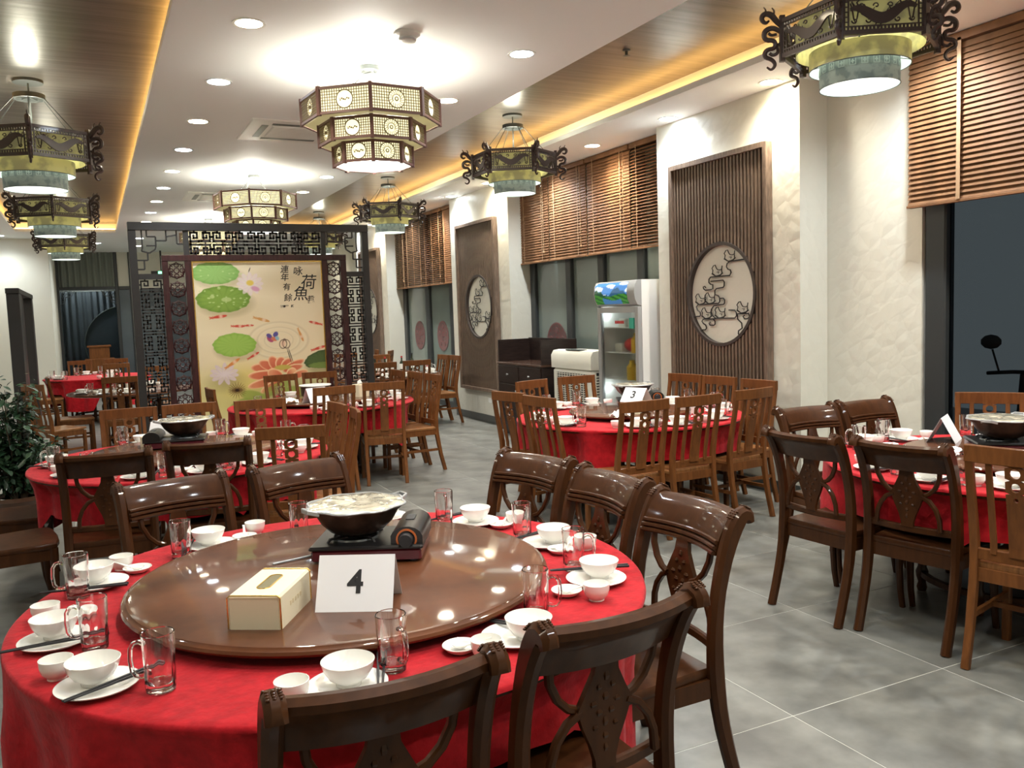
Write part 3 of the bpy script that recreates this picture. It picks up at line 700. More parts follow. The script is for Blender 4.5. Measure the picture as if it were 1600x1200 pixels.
def rosette(b, cx, cz, r, th):
    def P(x,z): return (cx+x*r,0,cz+z*r)
    b.tube([P(.30*cos(a),.30*sin(a)) for a in np.linspace(0,2*pi,17)[:-1]], .008, 4, closed=True)
    b.tube([P((.88+.05*cos(8*a))*cos(a),(.88+.05*cos(8*a))*sin(a)) for a in np.linspace(0,2*pi,33)[:-1]], .0095, 4, closed=True)
    for k in range(4):
        a = k*pi/2; c, s = cos(a), sin(a); R = lambda x,z: P(x*c-z*s, x*s+z*c)
        for g in (-1,1):
            b.tube([R(.72,0),R(.74,g*.14),R(.62,g*.26),R(.48,g*.22),R(.44,g*.10),R(.54,g*.08)], .0065, 4)
        b.tube([R(.30,0),R(.44,0)], .0065, 4)
        q = pi/4+a; b.tube([P(.62*cos(q),.62*sin(q)),P(.98*cos(q)*1.15,.98*sin(q)*1.15)], .007, 4)
        b.tube([P(.93*c,.93*s),P(1.06*c,1.06*s)], .008, 4)
def screen():
    t = thing('carved_screen', 'tall dark carved wooden screen framing a lotus and koi mural', 'screen', (0,10.32,0))
    D = .045
    for x0,x1 in ((.41,.49),(3.03,3.11)): MB().cbox(x0,x1,-D,D,0,2.67,.004).build('post', M_screen, t, False)
    MB().cbox(.41,3.11,-D-.01,D+.01,2.67,2.755,.004).build('top_beam', M_screen, t, False)
    for x0,x1 in ((.735,.80),(.975,1.045),(2.525,2.59),(2.755,2.82)): MB().cbox(x0,x1,-D,D,0,2.33,.004).build('column', M_maroon, t, False)
    MB().cbox(.735,2.82,-D-.004,D+.004,2.33,2.395,.004).build('inner_beam', M_maroon, t, False)
    for x0,x1 in ((.975,1.035),(2.53,2.585)): MB().cbox(x0,x1,-.03,.03,2.395,2.67,.003).build('upper_post', M_screen, t, False)
    for x0,x1 in ((.49,.735),(2.82,3.03)):
        MB().box(x0,x1,-.03,.03,2.13,2.19).build('side_rail', M_screen, t, False)
        b = MB(); wd = x1-x0; n = 9; h = 2.13/n
        for k in range(n): fret(b, (x0+x1)/2, 2.13-h*(k+.5), wd, h, .017, .02)
        b.build('fret_lattice', M_screen, t, False)
    b = MB(); n = 6; wd = (2.53-1.035)/n
    for k in range(n): fret(b, 1.035+wd*(k+.5), 2.5325, wd, .275, .022, .02)
    b.build('top_fret_lattice', M_screen, t, False)
    for x0,x1 in ((.80,.975),(2.59,2.755)):
        b = MB(); n = 11; h = 2.33/n
        for k in range(n): rosette(b, (x0+x1)/2, 2.33-h*(k+.5), .092, .02)
        b.build('rosette_lattice', M_maroon, t)
    # stepped open fret in the two upper corners
    for s,x0 in ((1,.49),(-1,3.03)):
        b = MB()
        def ln(pts):
            for (ax,az),(bx,bz) in zip(pts[:-1],pts[1:]): b.sweep([(x0+s*ax,0,az),(x0+s*bx,0,bz)], .02, .016, (0,1,0), ch=0)
        ln([(.11,2.67),(.11,2.60),(.20,2.60),(.20,2.50),(.10,2.50)]); ln([(.20,2.555),(.31,2.555),(.31,2.67)])
        ln([(.06,2.67),(.06,2.48),(.05,2.44),(.13,2.42),(.19,2.46),(.20,2.50)]); ln([(.11,2.42),(.11,2.34),(.0,2.34)]); ln([(.07,2.34),(.07,2.24),(.0,2.24)])
        ln([(.31,2.60),(.42,2.62),(.42,2.67)]); ln([(.42,2.62),(.42,2.52),(.49,2.52)])
        b.build('corner_fret', M_screen, t, False)
    # mural board with painted print
    NXg, NZg = 300, 400; x0,x1,z0,z1 = 1.055,2.515,.12,2.315
    X, Z = np.meshgrid(np.linspace(x0,x1,NXg), np.linspace(z0,z1,NZg))
    cy = 315+(2.31-Z)/.00197; cx = 400+(X-1.045)*530
    col = np.zeros(X.shape+(3,)); 
    rs = np.random.RandomState(3)
    g = np.clip((cy-315)/900,0,1)[...,None]
    col[:] = np.array([234,221,190])/255*(1-g)+np.array([230,212,170])/255*g
    def blend(m, c):
        nonlocal col
        m = np.clip(m,0,1)[...,None]; col = col*(1-m)+(np.array(c)/255)*m
    def el(x,y,a,b,rot=0,soft=.06):
        dx,dy = cx-x, cy-y; c,s = cos(rot),sin(rot); u = (dx*c+dy*s)/a; v = (-dx*s+dy*c)/b
        return np.clip((1-np.sqrt(u*u+v*v))/soft+.5,0,1), u, v
    # misty washes and ripples
    for (x,y,a,b_,c,k) in ((1000,430,260,60,(190,170,125),.35),(600,600,200,80,(200,182,138),.4),(560,1100,200,140,(196,190,96),.55),(700,1010,150,90,(222,196,90),.5),(560,1010,90,50,(150,138,100),.5),(1050,1120,260,120,(180,185,110),.6)):
        m,_,_ = el(x,y,a,b_,0,1.2); blend(m*k,c)
    for q in (1,.72,.48):
        d = np.sqrt(((cx-890)/(170*q))**2+((cy-780)/(100*q))**2); blend(np.exp(-((d-1)/.045)**2)*.35,(240,232,205)); blend(np.exp(-((d-1.08)/.05)**2)*.25,(176,160,120))
    def pad(x,y,a,b_,c1,c2,rot=0,veins=16):
        sh,_,_ = el(x+14,y+24,a*1.04,b_*1.05,rot,.3); blend(sh*.35,(150,135,95))
        dx,dy = cx-x, cy-y; c,s = cos(rot),sin(rot); u = (dx*c+dy*s)/a; v = (-dx*s+dy*c)/b_
        an = np.arctan2(v,u); rr = np.sqrt(u*u+v*v)*(1+.02*np.sin(an*9)+.015*np.sin(an*17)); m = np.clip((1-rr)/.03,0,1)
        blend(m,c1); blend(m*np.clip(np.abs(np.sin(an*veins/2))**12,0,1)*.4*np.clip(rr,0,1),c2); blend(m*np.clip((rr-.75)/.25,0,1)*.5,c2)
    pad(535,375,140,66,(146,186,104),(108,156,70)); pad(572,527,160,78,(128,160,66),(92,128,44)); pad(622,797,130,70,(156,192,88),(122,166,58))
    pad(1150,905,112,50,(78,98,52),(48,66,36),-.25); pad(1165,945,100,20,(120,140,70),(90,110,50))
    for k in range(46):
        x,y = 430+rs.rand()*290, 345+rs.rand()*240; m,_,_ = el(x,y,4+rs.rand()*5,3+rs.rand()*2,0,.5); blend(m*.7,(196,214,150))
    for (x,y,a,b_) in ((590,530,30,13),(508,512,14,10),(550,462,10,8)): m,_,_ = el(x,y,a,b_,0,.2); blend(m*.75,(190,205,140))
    def lotus(x,y,n,L,wd,c1,c2,cc,flat=.6,a0=0,op=1,sp=2*pi):
        for k in range(n):
            a = a0+sp*k/n; px,py = x+cos(a)*L*.55, y+sin(a)*L*.55*flat
            m,u,v = el(px,py,L*.52,wd,atan2(sin(a)*flat,cos(a)),.12); blend(m*op,c1); blend(m*op*np.clip((u+.2),0,1)*.8,c2); blend(m*op*np.clip((np.abs(v)-.6)*2.5,0,1)*.6,cc)
    lotus(735,440,12,75,15,(232,222,214),(228,206,214),(214,168,190),.75,0,.6); m,_,_ = el(735,435,22,16,0,.4); blend(m,(226,196,90))
    m,_,_ = el(765,470,26,14,.3,.4); blend(m*.7,(206,132,170))
    lotus(550,965,11,80,14,(222,208,206),(212,190,204),(190,160,186),.6,.2,.7)
    # big coral lotus: back petals, then front
    cor, cor2, edge = (214,118,84),(196,84,56),(244,206,160)
    def petal(x0_,y0_,x1_,y1_,wd,c1=cor,c2=cor2):
        L = hypot(x1_-x0_,y1_-y0_); m,u,v = el((x0_+x1_)/2,(y0_+y1_)/2,L/2,wd,atan2(y1_-y0_,x1_-x0_),.06)
        blend(m,edge); m2,u2,_ = el((x0_+x1_)/2,(y0_+y1_)/2+3,L/2*.9,wd*.78,atan2(y1_-y0_,x1_-x0_),.3); blend(m2,c1); blend(m2*np.clip(-u2*.6+.35,0,1),c2)
    for p in ((860,950,710,935,30),(870,950,760,905,30),(880,960,830,875,34),(890,960,900,880,36),(900,960,960,895,32),(905,960,1040,905,22),(905,965,1030,940,22)): petal(*p)
    petal(890,985,690,985,30); petal(885,1010,685,1050,26,(222,140,100)); petal(900,1000,810,965,34,(226,150,110)); petal(930,1000,985,960,30,(236,176,130)); petal(960,1005,1060,975,24,(226,150,110)); petal(900,1020,760,1090,26,(226,160,110))
    m,_,_ = el(905,945,52,15,0,.3); blend(m,(196,176,84))
    for (x,y,a,b_,rt) in ((860,1070,90,30,-.4),(720,1110,80,34,.3),(1000,1100,110,36,.1),(640,1150,70,30,-.3)): m,_,_ = el(x,y,a,b_,rt,.25); blend(m*.75,(150,166,72))
    for k in range(22):
        a = 2*pi*k/22; m,_,_ = el(620+26*cos(a),1065+18*sin(a),30,2.2,atan2(sin(a)*.7,cos(a)),.5); blend(m*.75,(92,62,30))
    m,_,_ = el(620,1065,12,8,0,.3); blend(m,(50,32,22))
    # koi
    def koi(x,y,L,rt,c=(202,74,54)):
        m,u,v = el(x,y,L,L*.22,rt,.15); blend(m,c); blend(m*np.clip(np.sin(u*4.2+1),0,1)*.75,(238,214,190))
        tx,ty = x-cos(rt)*L*1.2, y-sin(rt)*L*1.2; m,_,_ = el(tx,ty,L*.34,L*.10,rt+.5,.4); blend(m*.8,c); m,_,_ = el(tx,ty,L*.34,L*.10,rt-.5,.4); blend(m*.6,c)
    koi(545,628,42,-.12); koi(655,688,34,.05); koi(715,686,28,.0); koi(1120,684,36,.25+pi); koi(735,862,34,-.5); koi(1145,838,40,-.25)
    koi(800,655,42,.28,(206,150,84)); koi(1030,760,36,1.2,(214,150,84)); koi(610,900,44,-.55,(214,136,70))
    # butterfly
    for (x,y,a,b_,rt,c) in ((838,770,24,17,.8,(170,80,110)),(832,752,18,12,.5,(90,76,140)),(872,745,18,14,-.8,(92,84,150)),(862,772,20,12,.3,(206,120,90)),(880,768,14,11,.9,(150,186,196))): m,_,_ = el(x,y,a,b_,rt,.2); blend(m,c)
    # bud drawn in ink
    for (x,y,a,b_,rt) in ((915,805,22,26,.2),(935,805,22,26,-.2),(925,800,13,26,0)):
        _,u,v = el(x,y,a,b_,rt); d = np.sqrt(u*u+v*v); blend(np.exp(-((d-1)/.09)**2)*.9,(70,44,34))
    m,_,_ = el(915,802,14,18,0,.5); blend(m*.35,(220,150,130))
    for (xa,ya,xb,yb) in ((938,835,960,920),(946,832,970,915),(742,345,730,372)):
        L = hypot(xb-xa,yb-ya); m,_,_ = el((xa+xb)/2,(ya+yb)/2,L/2,2.6,atan2(yb-ya,xb-xa),.5); blend(m,(60,48,36))
    me = bpy.data.meshes.new('mural_print'); vs = np.stack([X,np.zeros_like(X)-.012,Z],-1).reshape(-1,3)
    i,j = np.meshgrid(np.arange(NXg-1),np.arange(NZg-1)); a = (j*NXg+i).ravel(); q = np.stack([a,a+1,a+NXg+1,a+NXg],1)
    me.vertices.add(len(vs)); me.vertices.foreach_set('co', vs.ravel()); me.loops.add(q.size); me.loops.foreach_set('vertex_index', q.ravel())
    me.polygons.add(len(q)); me.polygons.foreach_set('loop_start', np.arange(0,q.size,4)); me.polygons.foreach_set('loop_total', np.full(len(q),4)); me.update(calc_edges=True)
    at = me.color_attributes.new('Col','FLOAT_COLOR','POINT'); c = np.clip(col.reshape(-1,3),0,1); c = np.where(c<=.04045,c/12.92,((c+.055)/1.055)**2.4)
    at.data.foreach_set('color', np.concatenate([c,np.ones((len(c),1))],1).ravel()); me.materials.append(vcol_mat('mural_print_colours', .35))
    bd = MB().box(1.045,2.525,-.01,.012,.11,2.325).build('mural_board', M_creambox, t, False)
    inst(me,'mural_print',bd)
    f = MB(); 
    f.box(1.045,1.06,-.02,-.009,.11,2.325).box(2.512,2.527,-.02,-.009,.11,2.325).box(1.06,2.512,-.02,-.009,2.312,2.327).box(1.06,2.512,-.02,-.009,.11,.125)
    f.build('gilt_edge', M_gold, t, False)
    # brush lettering
    def char(s, px, py, size, skew=.15):
        cu = bpy.data.curves.new('lettering','FONT'); cu.body = s; cu.align_x = 'CENTER'; cu.align_y = 'CENTER'; cu.size = size*1.15; cu.offset = 0.0008; cu.shear = skew
        o = bpy.data.objects.new('lettering', cu); COL.objects.link(o); bpy.context.view_layer.update()
        m2 = bpy.data.meshes.new_from_object(o.evaluated_get(bpy.context.evaluated_depsgraph_get())); bpy.data.objects.remove(o)
        m2.materials.clear(); m2.materials.append(M_ink)
        x = 1.045+(px-400)/530; z = 2.31-(py-315)*.00197
        inst(m2, 'lettering', bd, (x,-.0135,z), (pi/2,0,0))
    for s,px,py,sz in (('連',948,360,.085),('年',946,408,.085),('有',955,465,.08),('餘',960,530,.085),('咏',1030,372,.10),('荷',1092,442,.165),('魚',1040,510,.16),('趣',1105,545,.085),('春華堂',935,580,.028),('題',985,580,.03)): char(s,px,py,sz)
    return t
screen()

# ------------------------------------------------------------------ chairs
def chair_a():
    t = thing('carved_back_chair', '', 'chair')
    W = M_walnut
    post = [(-.305,0),(-.262,.14),(-.222,.30),(-.205,.44),(-.203,.58),(-.216,.70),(-.240,.80),(-.268,.88),(-.296,.935),(-.322,.962),(-.345,.955),(-.352,.935)]
    th = [.046,.048,.054,.062,.056,.052,.056,.062,.066,.060,.050,.030]
    rp = MB().sweep(smooth([(0,y,z) for y,z in post],1), .042, smoothr(th,1), (1,0,0), ch=.30); me = rp.mesh('leg', W)
    bead = MB()
    for (y,z),(y2,z2),q in zip(post[8:10],post[9:11],range(2)):
        for u in (.0,.25,.5,.75):
            py,pz = y+(y2-y)*u, z+(z2-z)*u; d = Vector((0,y2-y,z2-z)).normalized(); N = Vector((1,0,0)).cross(d); N *= (1 if N.z > 0 else -1)
            hw = (th[8+q]+(th[9+q]-th[8+q])*u)/2-.001
            for xx in (-.012,.0,.012): bead.ell(Vector((xx,py,pz))+N*hw, (.0050,.0050,.0028), 5, 4)
    bme = bead.mesh('beaded_band', W)
    for s in (-1,1):
        o = inst(me,'leg',t,(s*.217,0,0)); inst(bme,'beaded_band',o)
    # front legs, gently sabre shaped
    fl_ = MB().sweep([(0,.215,0),(0,.195,.10),(0,.186,.22),(0,.19,.40),(0,.19,.44)], [.028,.030,.034,.042,.042], [.028,.030,.034,.042,.042], (1,0,0)).mesh('leg', W)
    for s in (-1,1): inst(fl_,'leg',t,(s*.212,0,0))
    # top rail: profile swept along a bowed line
    prof = [(-.222,.835),(-.240,.885),(-.268,.935),(-.296,.963),(-.322,.968),(-.340,.958),(-.338,.940),(-.315,.93),(-.285,.895),(-.262,.855),(-.250,.833)]
    def bow(x): return -.040*(1-(x/.20)**2)
    b = MB(); n = 13; vs = []; m = len(prof)
    for i in range(n):
        x = -.2+.4*i/(n-1)
        for y,z in prof: vs.append((x,y+bow(x),z))
    b.add(vs, [(i*m+j,(i+1)*m+j,(i+1)*m+(j+1)%m,i*m+(j+1)%m) for i in range(n-1) for j in range(m)]+[tuple(range(m)),tuple((n-1)*m+j for j in range(m))])
    tr = b.build('top_rail', W, t)
    r = MB()
    for (y,z) in ((-.220,.843),(-.226,.860),(-.234,.877)): r.tube([(x,y+bow(x)+.003,z) for x in np.linspace(-.197,.197,9)], .0078, 6)
    r.build('reeded_moulding', W, tr)
    # lower rail
    MB().sweep([(x,-.203+bow(x)*.7,.545) for x in np.linspace(-.2,.2,9)], .034, .024, (0,0,1)).build('lower_rail', W, t)
    # diamond splat with carving
    def by(z): return -.205-.035-(max(0,z-.62)**2)*.35
    rows = [(.84,.030),(.80,.036),(.76,.056),(.715,.080),(.67,.064),(.62,.042),(.58,.030),(.556,.030)]
    b = MB(); vs = []
    for z,hw in rows:
        for s,dy in ((-1,-.008),(1,-.008),(1,.008),(-1,.008)): vs.append((s*hw,by(z)+dy,z))
    k = len(rows); b.add(vs, [(i*4+j,i*4+(j+1)%4,(i+1)*4+(j+1)%4,(i+1)*4+j) for i in range(k-1) for j in range(4)]+[(0,1,2,3),tuple((k-1)*4+j for j in range(4))])
    sp = b.build('splat', W, t, ang=50)
    c = MB()
    for z,x,rx,rz in ((.79,0,.012,.016),(.765,-.02,.012,.010),(.765,.02,.012,.010),(.738,0,.014,.014),(.725,-.035,.016,.010),(.725,.035,.016,.010),(.70,-.018,.014,.011),(.70,.018,.014,.011),(.675,0,.012,.016),(.665,-.03,.012,.009),(.665,.03,.012,.009),(.64,0,.013,.012),(.61,0,.010,.014)):
        c.ell((x,by(z),z),(rx,.015,rz),6,4)
    c.build('leaf_carving', W, sp)
    arc = MB().sweep([(x,by(z)*.96,z) for x,z in ((.155,.842),(.150,.80),(.128,.755),(.098,.725),(.066,.712))], .022, .020, (0,1,0)).mesh('curved_bar', W)
    arc2 = MB().sweep([(x,by(z),z) for x,z in ((.066,.712),(.105,.692),(.135,.655),(.152,.61),(.156,.556))], .022, .020, (0,1,0)).mesh('curved_bar', W)
    for m_ in (arc,arc2): inst(m_,'curved_bar',t); inst(m_,'curved_bar',t,scale=(-1,1,1))
    # seat, apron
    b = MB(); n=8; out = [(-.205,-.205),(.205,-.205),(.222,.0),(.236,.15),(.225,.205),(.15,.225),(0,.232),(-.15,.225),(-.225,.205),(-.236,.15),(-.222,.0)]
    k = len(out); vs = [(x*.985,y*.985,.438) for x,y in out]+[(x,y,.444) for x,y in out]+[(x,y,.462) for x,y in out]+[(x*.975,y*.975,.470) for x,y in out]+[(x*.6,y*.6,.464) for x,y in out]
    b.add(vs, [(r*k+i,r*k+(i+1)%k,(r+1)*k+(i+1)%k,(r+1)*k+i) for r in range(4) for i in range(k)]+[tuple(range(k-1,-1,-1)),tuple(4*k+i for i in range(k))]); b.build('seat', W, t)
    a = MB(); a.box(-.195,.195,-.205,-.18,.375,.438).box(-.195,.195,.185,.207,.375,.438).box(-.222,-.202,-.18,.185,.375,.438).box(.202,.222,-.18,.185,.375,.438)
    a.build('seat_apron', W, t, False)
    return t
def holed(b, cx, cz, w, h, r, yf, th, n=12):
    angs = [2*pi*i/n+pi/n*0 for i in range(n)]
    vs = []
    for dy in (-th/2,th/2):
        for a in angs: vs.append((cx+r*cos(a), yf(cz+r*sin(a))+dy, cz+r*sin(a)))
        for a in angs:
            c,s = cos(a),sin(a); k = min((w/2)/abs(c) if abs(c)>1e-6 else 9,(h/2)/abs(s) if abs(s)>1e-6 else 9)
            # snap diagonals to corners
            x,z = k*c,k*s
            vs.append((cx+x, yf(cz+z)+dy, cz+z))
    fs = []
    for i in range(n):
        j = (i+1)%n; fs.append((i,j,n+j,n+i)); fs.append((2*n+i,3*n+i,3*n+j,2*n+j)); fs.append((i,2*n+i,2*n+j,j)); fs.append((n+i,n+j,3*n+j,3*n+i))
    b.add(vs, fs)
def chair_b():
    t = thing('slat_back_chair', '', 'chair'); W = M_oak
    prof = [(-.285,0),(-.240,.18),(-.206,.38),(-.198,.47),(-.203,.58),(-.226,.70),(-.252,.82),(-.268,.92),(-.274,1.0)]
    def by(z):
        for (y0,z0),(y1,z1) in zip(prof[:-1],prof[1:]):
            if z <= z1: return y0+(y1-y0)*(z-z0)/(z1-z0)
        return prof[-1][0]
    me = MB().sweep([(0,y,z) for y,z in prof], .034, [.036,.038,.042,.044,.040,.034,.030,.028,.026], (1,0,0), ch=.15).mesh('leg', W)
    for s in (-1,1): inst(me,'leg',t,(s*.186,0,0))
    f = MB().sweep([(0,.19,0),(0,.19,.43)], .036, .036, (1,0,0), ch=.15).mesh('leg', W)
    for s in (-1,1): inst(f,'leg',t,(s*.19,0,0))
    MB().sweep([(x,by(.965)-.018*(1-(x/.2)**2),.966) for x in np.linspace(-.203,.203,7)], .076, .024, (0,0,1), ch=.12).build('top_rail', W, t)
    MB().sweep([(-.18,by(.51),.51),(.18,by(.51),.51)], .05, .022, (0,0,1), ch=.12).build('lower_rail', W, t)
    s_ = MB().sweep([(0,by(z)-.010,z) for z in np.linspace(.52,.935,8)], .026, .015, (1,0,0), ch=.12).mesh('back_slat', W)
    for x in (-.104,.104): inst(s_,'back_slat',t,(x,0,0))
    b = MB(); yf = lambda z: by(z)-.014
    zs = [.935,.925,.865,.805,.755,.72,.64,.56,.52]; hl = {(.925,.865):.022,(.865,.805):.020,(.805,.755):.010}
    for z1,z0 in zip(zs[:-1],zs[1:]):
        if (z1,z0) in hl: holed(b, 0, (z0+z1)/2, .078, z1-z0, hl[(z1,z0)], yf, .016)
        else: b.add([(sx*.039,yf(z)+dy,z) for z in (z0,z1) for sx,dy in ((-1,-.008),(1,-.008),(1,.008),(-1,.008))], [(0,1,5,4),(1,2,6,5),(2,3,7,6),(3,0,4,7)])
    b.build('splat', W, t, False)
    MB().cbox(-.205,.205,-.19,.215,.445,.470,.008).build('seat', M_oaklt, t, False)
    a = MB(); a.box(-.17,.17,-.205,-.185,.385,.445).box(-.17,.17,.18,.20,.385,.445).box(-.20,-.18,-.19,.18,.385,.445).box(.18,.20,-.19,.18,.385,.445); a.build('seat_apron', W, t, False)
    st = MB().box(-.009,.009,-.225,.18,.215,.24).mesh('stretcher', W, False)
    for s in (-1,1): inst(st,'stretcher',t,(s*.188,0,0))
    st2 = MB().box(-.18,.18,-.009,.009,.215,.24).mesh('stretcher', W, False); inst(st2,'stretcher',t,(0,.0,0))
    return t
CA, CB = chair_a(), chair_b(); used = set()
def place_chair(kind, mx, my, face, label, group):
    src = CA if kind == 'A' else CB; off = .31 if kind == 'A' else .272
    a = radians(face); x, y = mx+cos(a)*off, my+sin(a)*off
    if kind in used: c = dup(src)
    else: used.add(kind); c = src
    c.location = (x,y,0); c.rotation_euler = (0,0,a-pi/2); c['label'] = label; c['group'] = group
    return c
CH = {}
def chairs(tb, group, lst):
    CH[tb] = [(x,y,f) for k,x,y,f,l in lst]
    for k,x,y,f,l in lst: place_chair(k,x,y,f,l,group)
chairs('T4','chairs around the table with the sign four',[
 ('A',.46,1.53,89,'dark carved-back chair nearest the camera, below the ivory tissue box'),
 ('A',1.03,1.60,95,'dark carved-back chair at the near edge, right of the closest one'),
 ('A',1.84,2.35,181,'dark carved-back chair standing largest beside the grey aisle'),
 ('A',1.86,2.92,182,'dark carved-back chair, middle of three along the aisle side'),
 ('A',1.81,3.50,196,'dark carved-back chair, farthest of three along the aisle side'),
 ('A',.26,3.93,-78,'glossy dark scroll-back chair facing the camera behind two glass mugs'),
 ('A',.82,4.02,-75,'glossy dark scroll-back chair facing the camera behind the nearest hotpot')])
chairs('TB','chairs around the middle-left red table',[
 ('A',.01,5.02,85,'dark carved-back chair at the near left of the middle-left red table'),
 ('A',.54,5.08,78,'dark carved-back chair before the hotpot of the middle-left red table'),
 ('B',1.02,5.15,74,'brown slat-back chair seen from behind at the near right of the middle-left table'),
 ('B',1.59,5.76,172,'brown slat-back chair seen edge-on at the aisle side of the middle-left table'),
 ('B',1.60,6.28,184,'brown slat-back chair, the farther of two at the aisle end of the middle-left table'),
 ('B',.20,7.12,-88,'brown slat-back chair facing the camera, nearest the green plant'),
 ('B',.64,7.15,-94,'brown slat-back chair facing the camera behind the middle-left hotpot'),
 ('B',1.17,7.05,-91,'brown slat-back chair facing the camera, third from the green plant'),
 ('A',-.80,5.38,8,'dark glossy chair with shiny seat at the frame edge beside the middle-left table'),
 ('A',-.86,6.25,-4,'dark glossy chair by the plant, second along the edge of the middle-left table')])
chairs('T2','chairs around the red table before the mural',[
 ('B',1.97,7.81,95,'brown slat-back chair with its back to the camera, nearer the sign at the mural table'),
 ('B',2.48,7.92,79,'brown slat-back chair with open back at the near right of the mural table'),
 ('B',3.21,8.50,184,'brown slat-back chair on the aisle side of the mural table, nearest of three'),
 ('B',3.19,9.01,182,'brown slat-back chair on the aisle side of the mural table, middle of three'),
 ('B',3.15,9.50,181,'brown slat-back chair on the aisle side of the mural table, farthest of three'),
 ('B',1.90,9.96,-77,'brown slat-back chair directly below the painted coral lotus'),
 ('B',2.37,10.05,-100,'brown slat-back chair below the mural, beside the carved rosette column'),
 ('B',.97,8.62,4,'shadowed slat-back chair in front of the bottom left of the mural')])
chairs('T3','chairs around the table with the sign three',[
 ('B',2.94,6.10,14,'brown slat-back chair at the aisle end of the sign-three table, farther of two'),
 ('B',2.95,5.60,7,'brown slat-back chair at the aisle end of the sign-three table, nearer of two'),
 ('B',3.36,4.83,91,'brown slat-back chair seen from behind directly below the sign three'),
 ('B',3.83,4.84,92,'brown slat-back chair, middle of the near row at the sign-three table'),
 ('B',4.41,4.92,97,'brown slat-back chair, rightmost of the near row at the sign-three table'),
 ('B',3.58,6.93,-71,'brown slat-back chair facing the camera before the dark sideboard'),
 ('B',4.12,7.04,-89,'brown slat-back chair facing the camera before the white air cooler'),
 ('B',4.93,6.42,-169,'brown slat-back chair before the nearer slatted panel, farthest of three'),
 ('B',4.96,5.97,-175,'brown slat-back chair before the nearer slatted panel, middle of three'),
 ('B',4.95,5.46,-178,'brown slat-back chair before the nearer slatted panel, nearest of three')])
chairs('T5','chairs around the window-side red table',[
 ('A',3.24,3.26,4,'dark carved-back chair standing free on the aisle end of the window-side table'),
 ('A',3.36,2.76,11,'dark carved-back chair second from the aisle end of the window-side table'),
 ('B',3.42,2.24,14,'brown slat-back chair at the frame edge of the window-side table'),
 ('A',4.05,4.04,-93,'dark carved-back chair before the ivory wall, nearer the sign-three table'),
 ('A',4.58,4.05,-91,'dark carved-back chair before the ivory wall, nearer the window'),
 ('B',5.26,3.63,-142,'brown slat-back chair under the near window with only its top showing')])
chairs('T7','chairs around the bottle table by the far window',[
 ('B',4.83,12.30,182,'brown slat-back chair beside the far slatted panel, farther of the touching pair'),
 ('B',4.86,11.92,182,'brown slat-back chair beside the far slatted panel, nearer of the touching pair'),
 ('B',4.03,11.28,89,'brown slat-back chair right in front of the row of bottles'),
 ('B',3.50,11.20,86,'brown slat-back chair by the screen post at the bottle table'),
 ('B',4.15,13.45,-88,'brown slat-back chair behind the bottle table by the far window')])
chairs('T8','chairs of the last table by the far window',[
 ('B',4.80,14.80,150,'brown slat-back chair near the far window, nearer of the last pair'),
 ('B',4.74,15.45,170,'brown slat-back chair near the far window, farther of the last pair'),
 ('B',3.90,14.55,88,'brown slat-back chair at the near side of the last window table')])
chairs('T6','chairs around the bare-topped table behind the plant',[
 ('B',.25,11.53,86,'brown slat-back chair behind the screen post with glasses showing through'),
 ('B',-.66,11.0,35,'brown chair with pale seat beside the plant at the bare-topped table'),
 ('B',-.56,12.3,5,'brown chair with pale seat at the far left of the bare-topped table'),
 ('B',.85,13.80,-95,'brown slat-back chair behind the screen at the bare-topped table')])
chairs('T9','chairs around the far red table at the left',[
 ('B',.30,15.45,92,'brown slat-back chair on the near side of the far red table'),
 ('B',-.26,17.55,-88,'brown slat-back chair facing the camera at the far red table by the cream wall'),
 ('B',.35,17.65,-92,'brown slat-back chair facing the camera below the small reddish cabinet'),
 ('B',-.98,16.6,0,'brown slat-back chair against the cream wall, farther one'),
 ('B',-1.0,15.9,0,'brown slat-back chair against the cream wall, nearer one')])

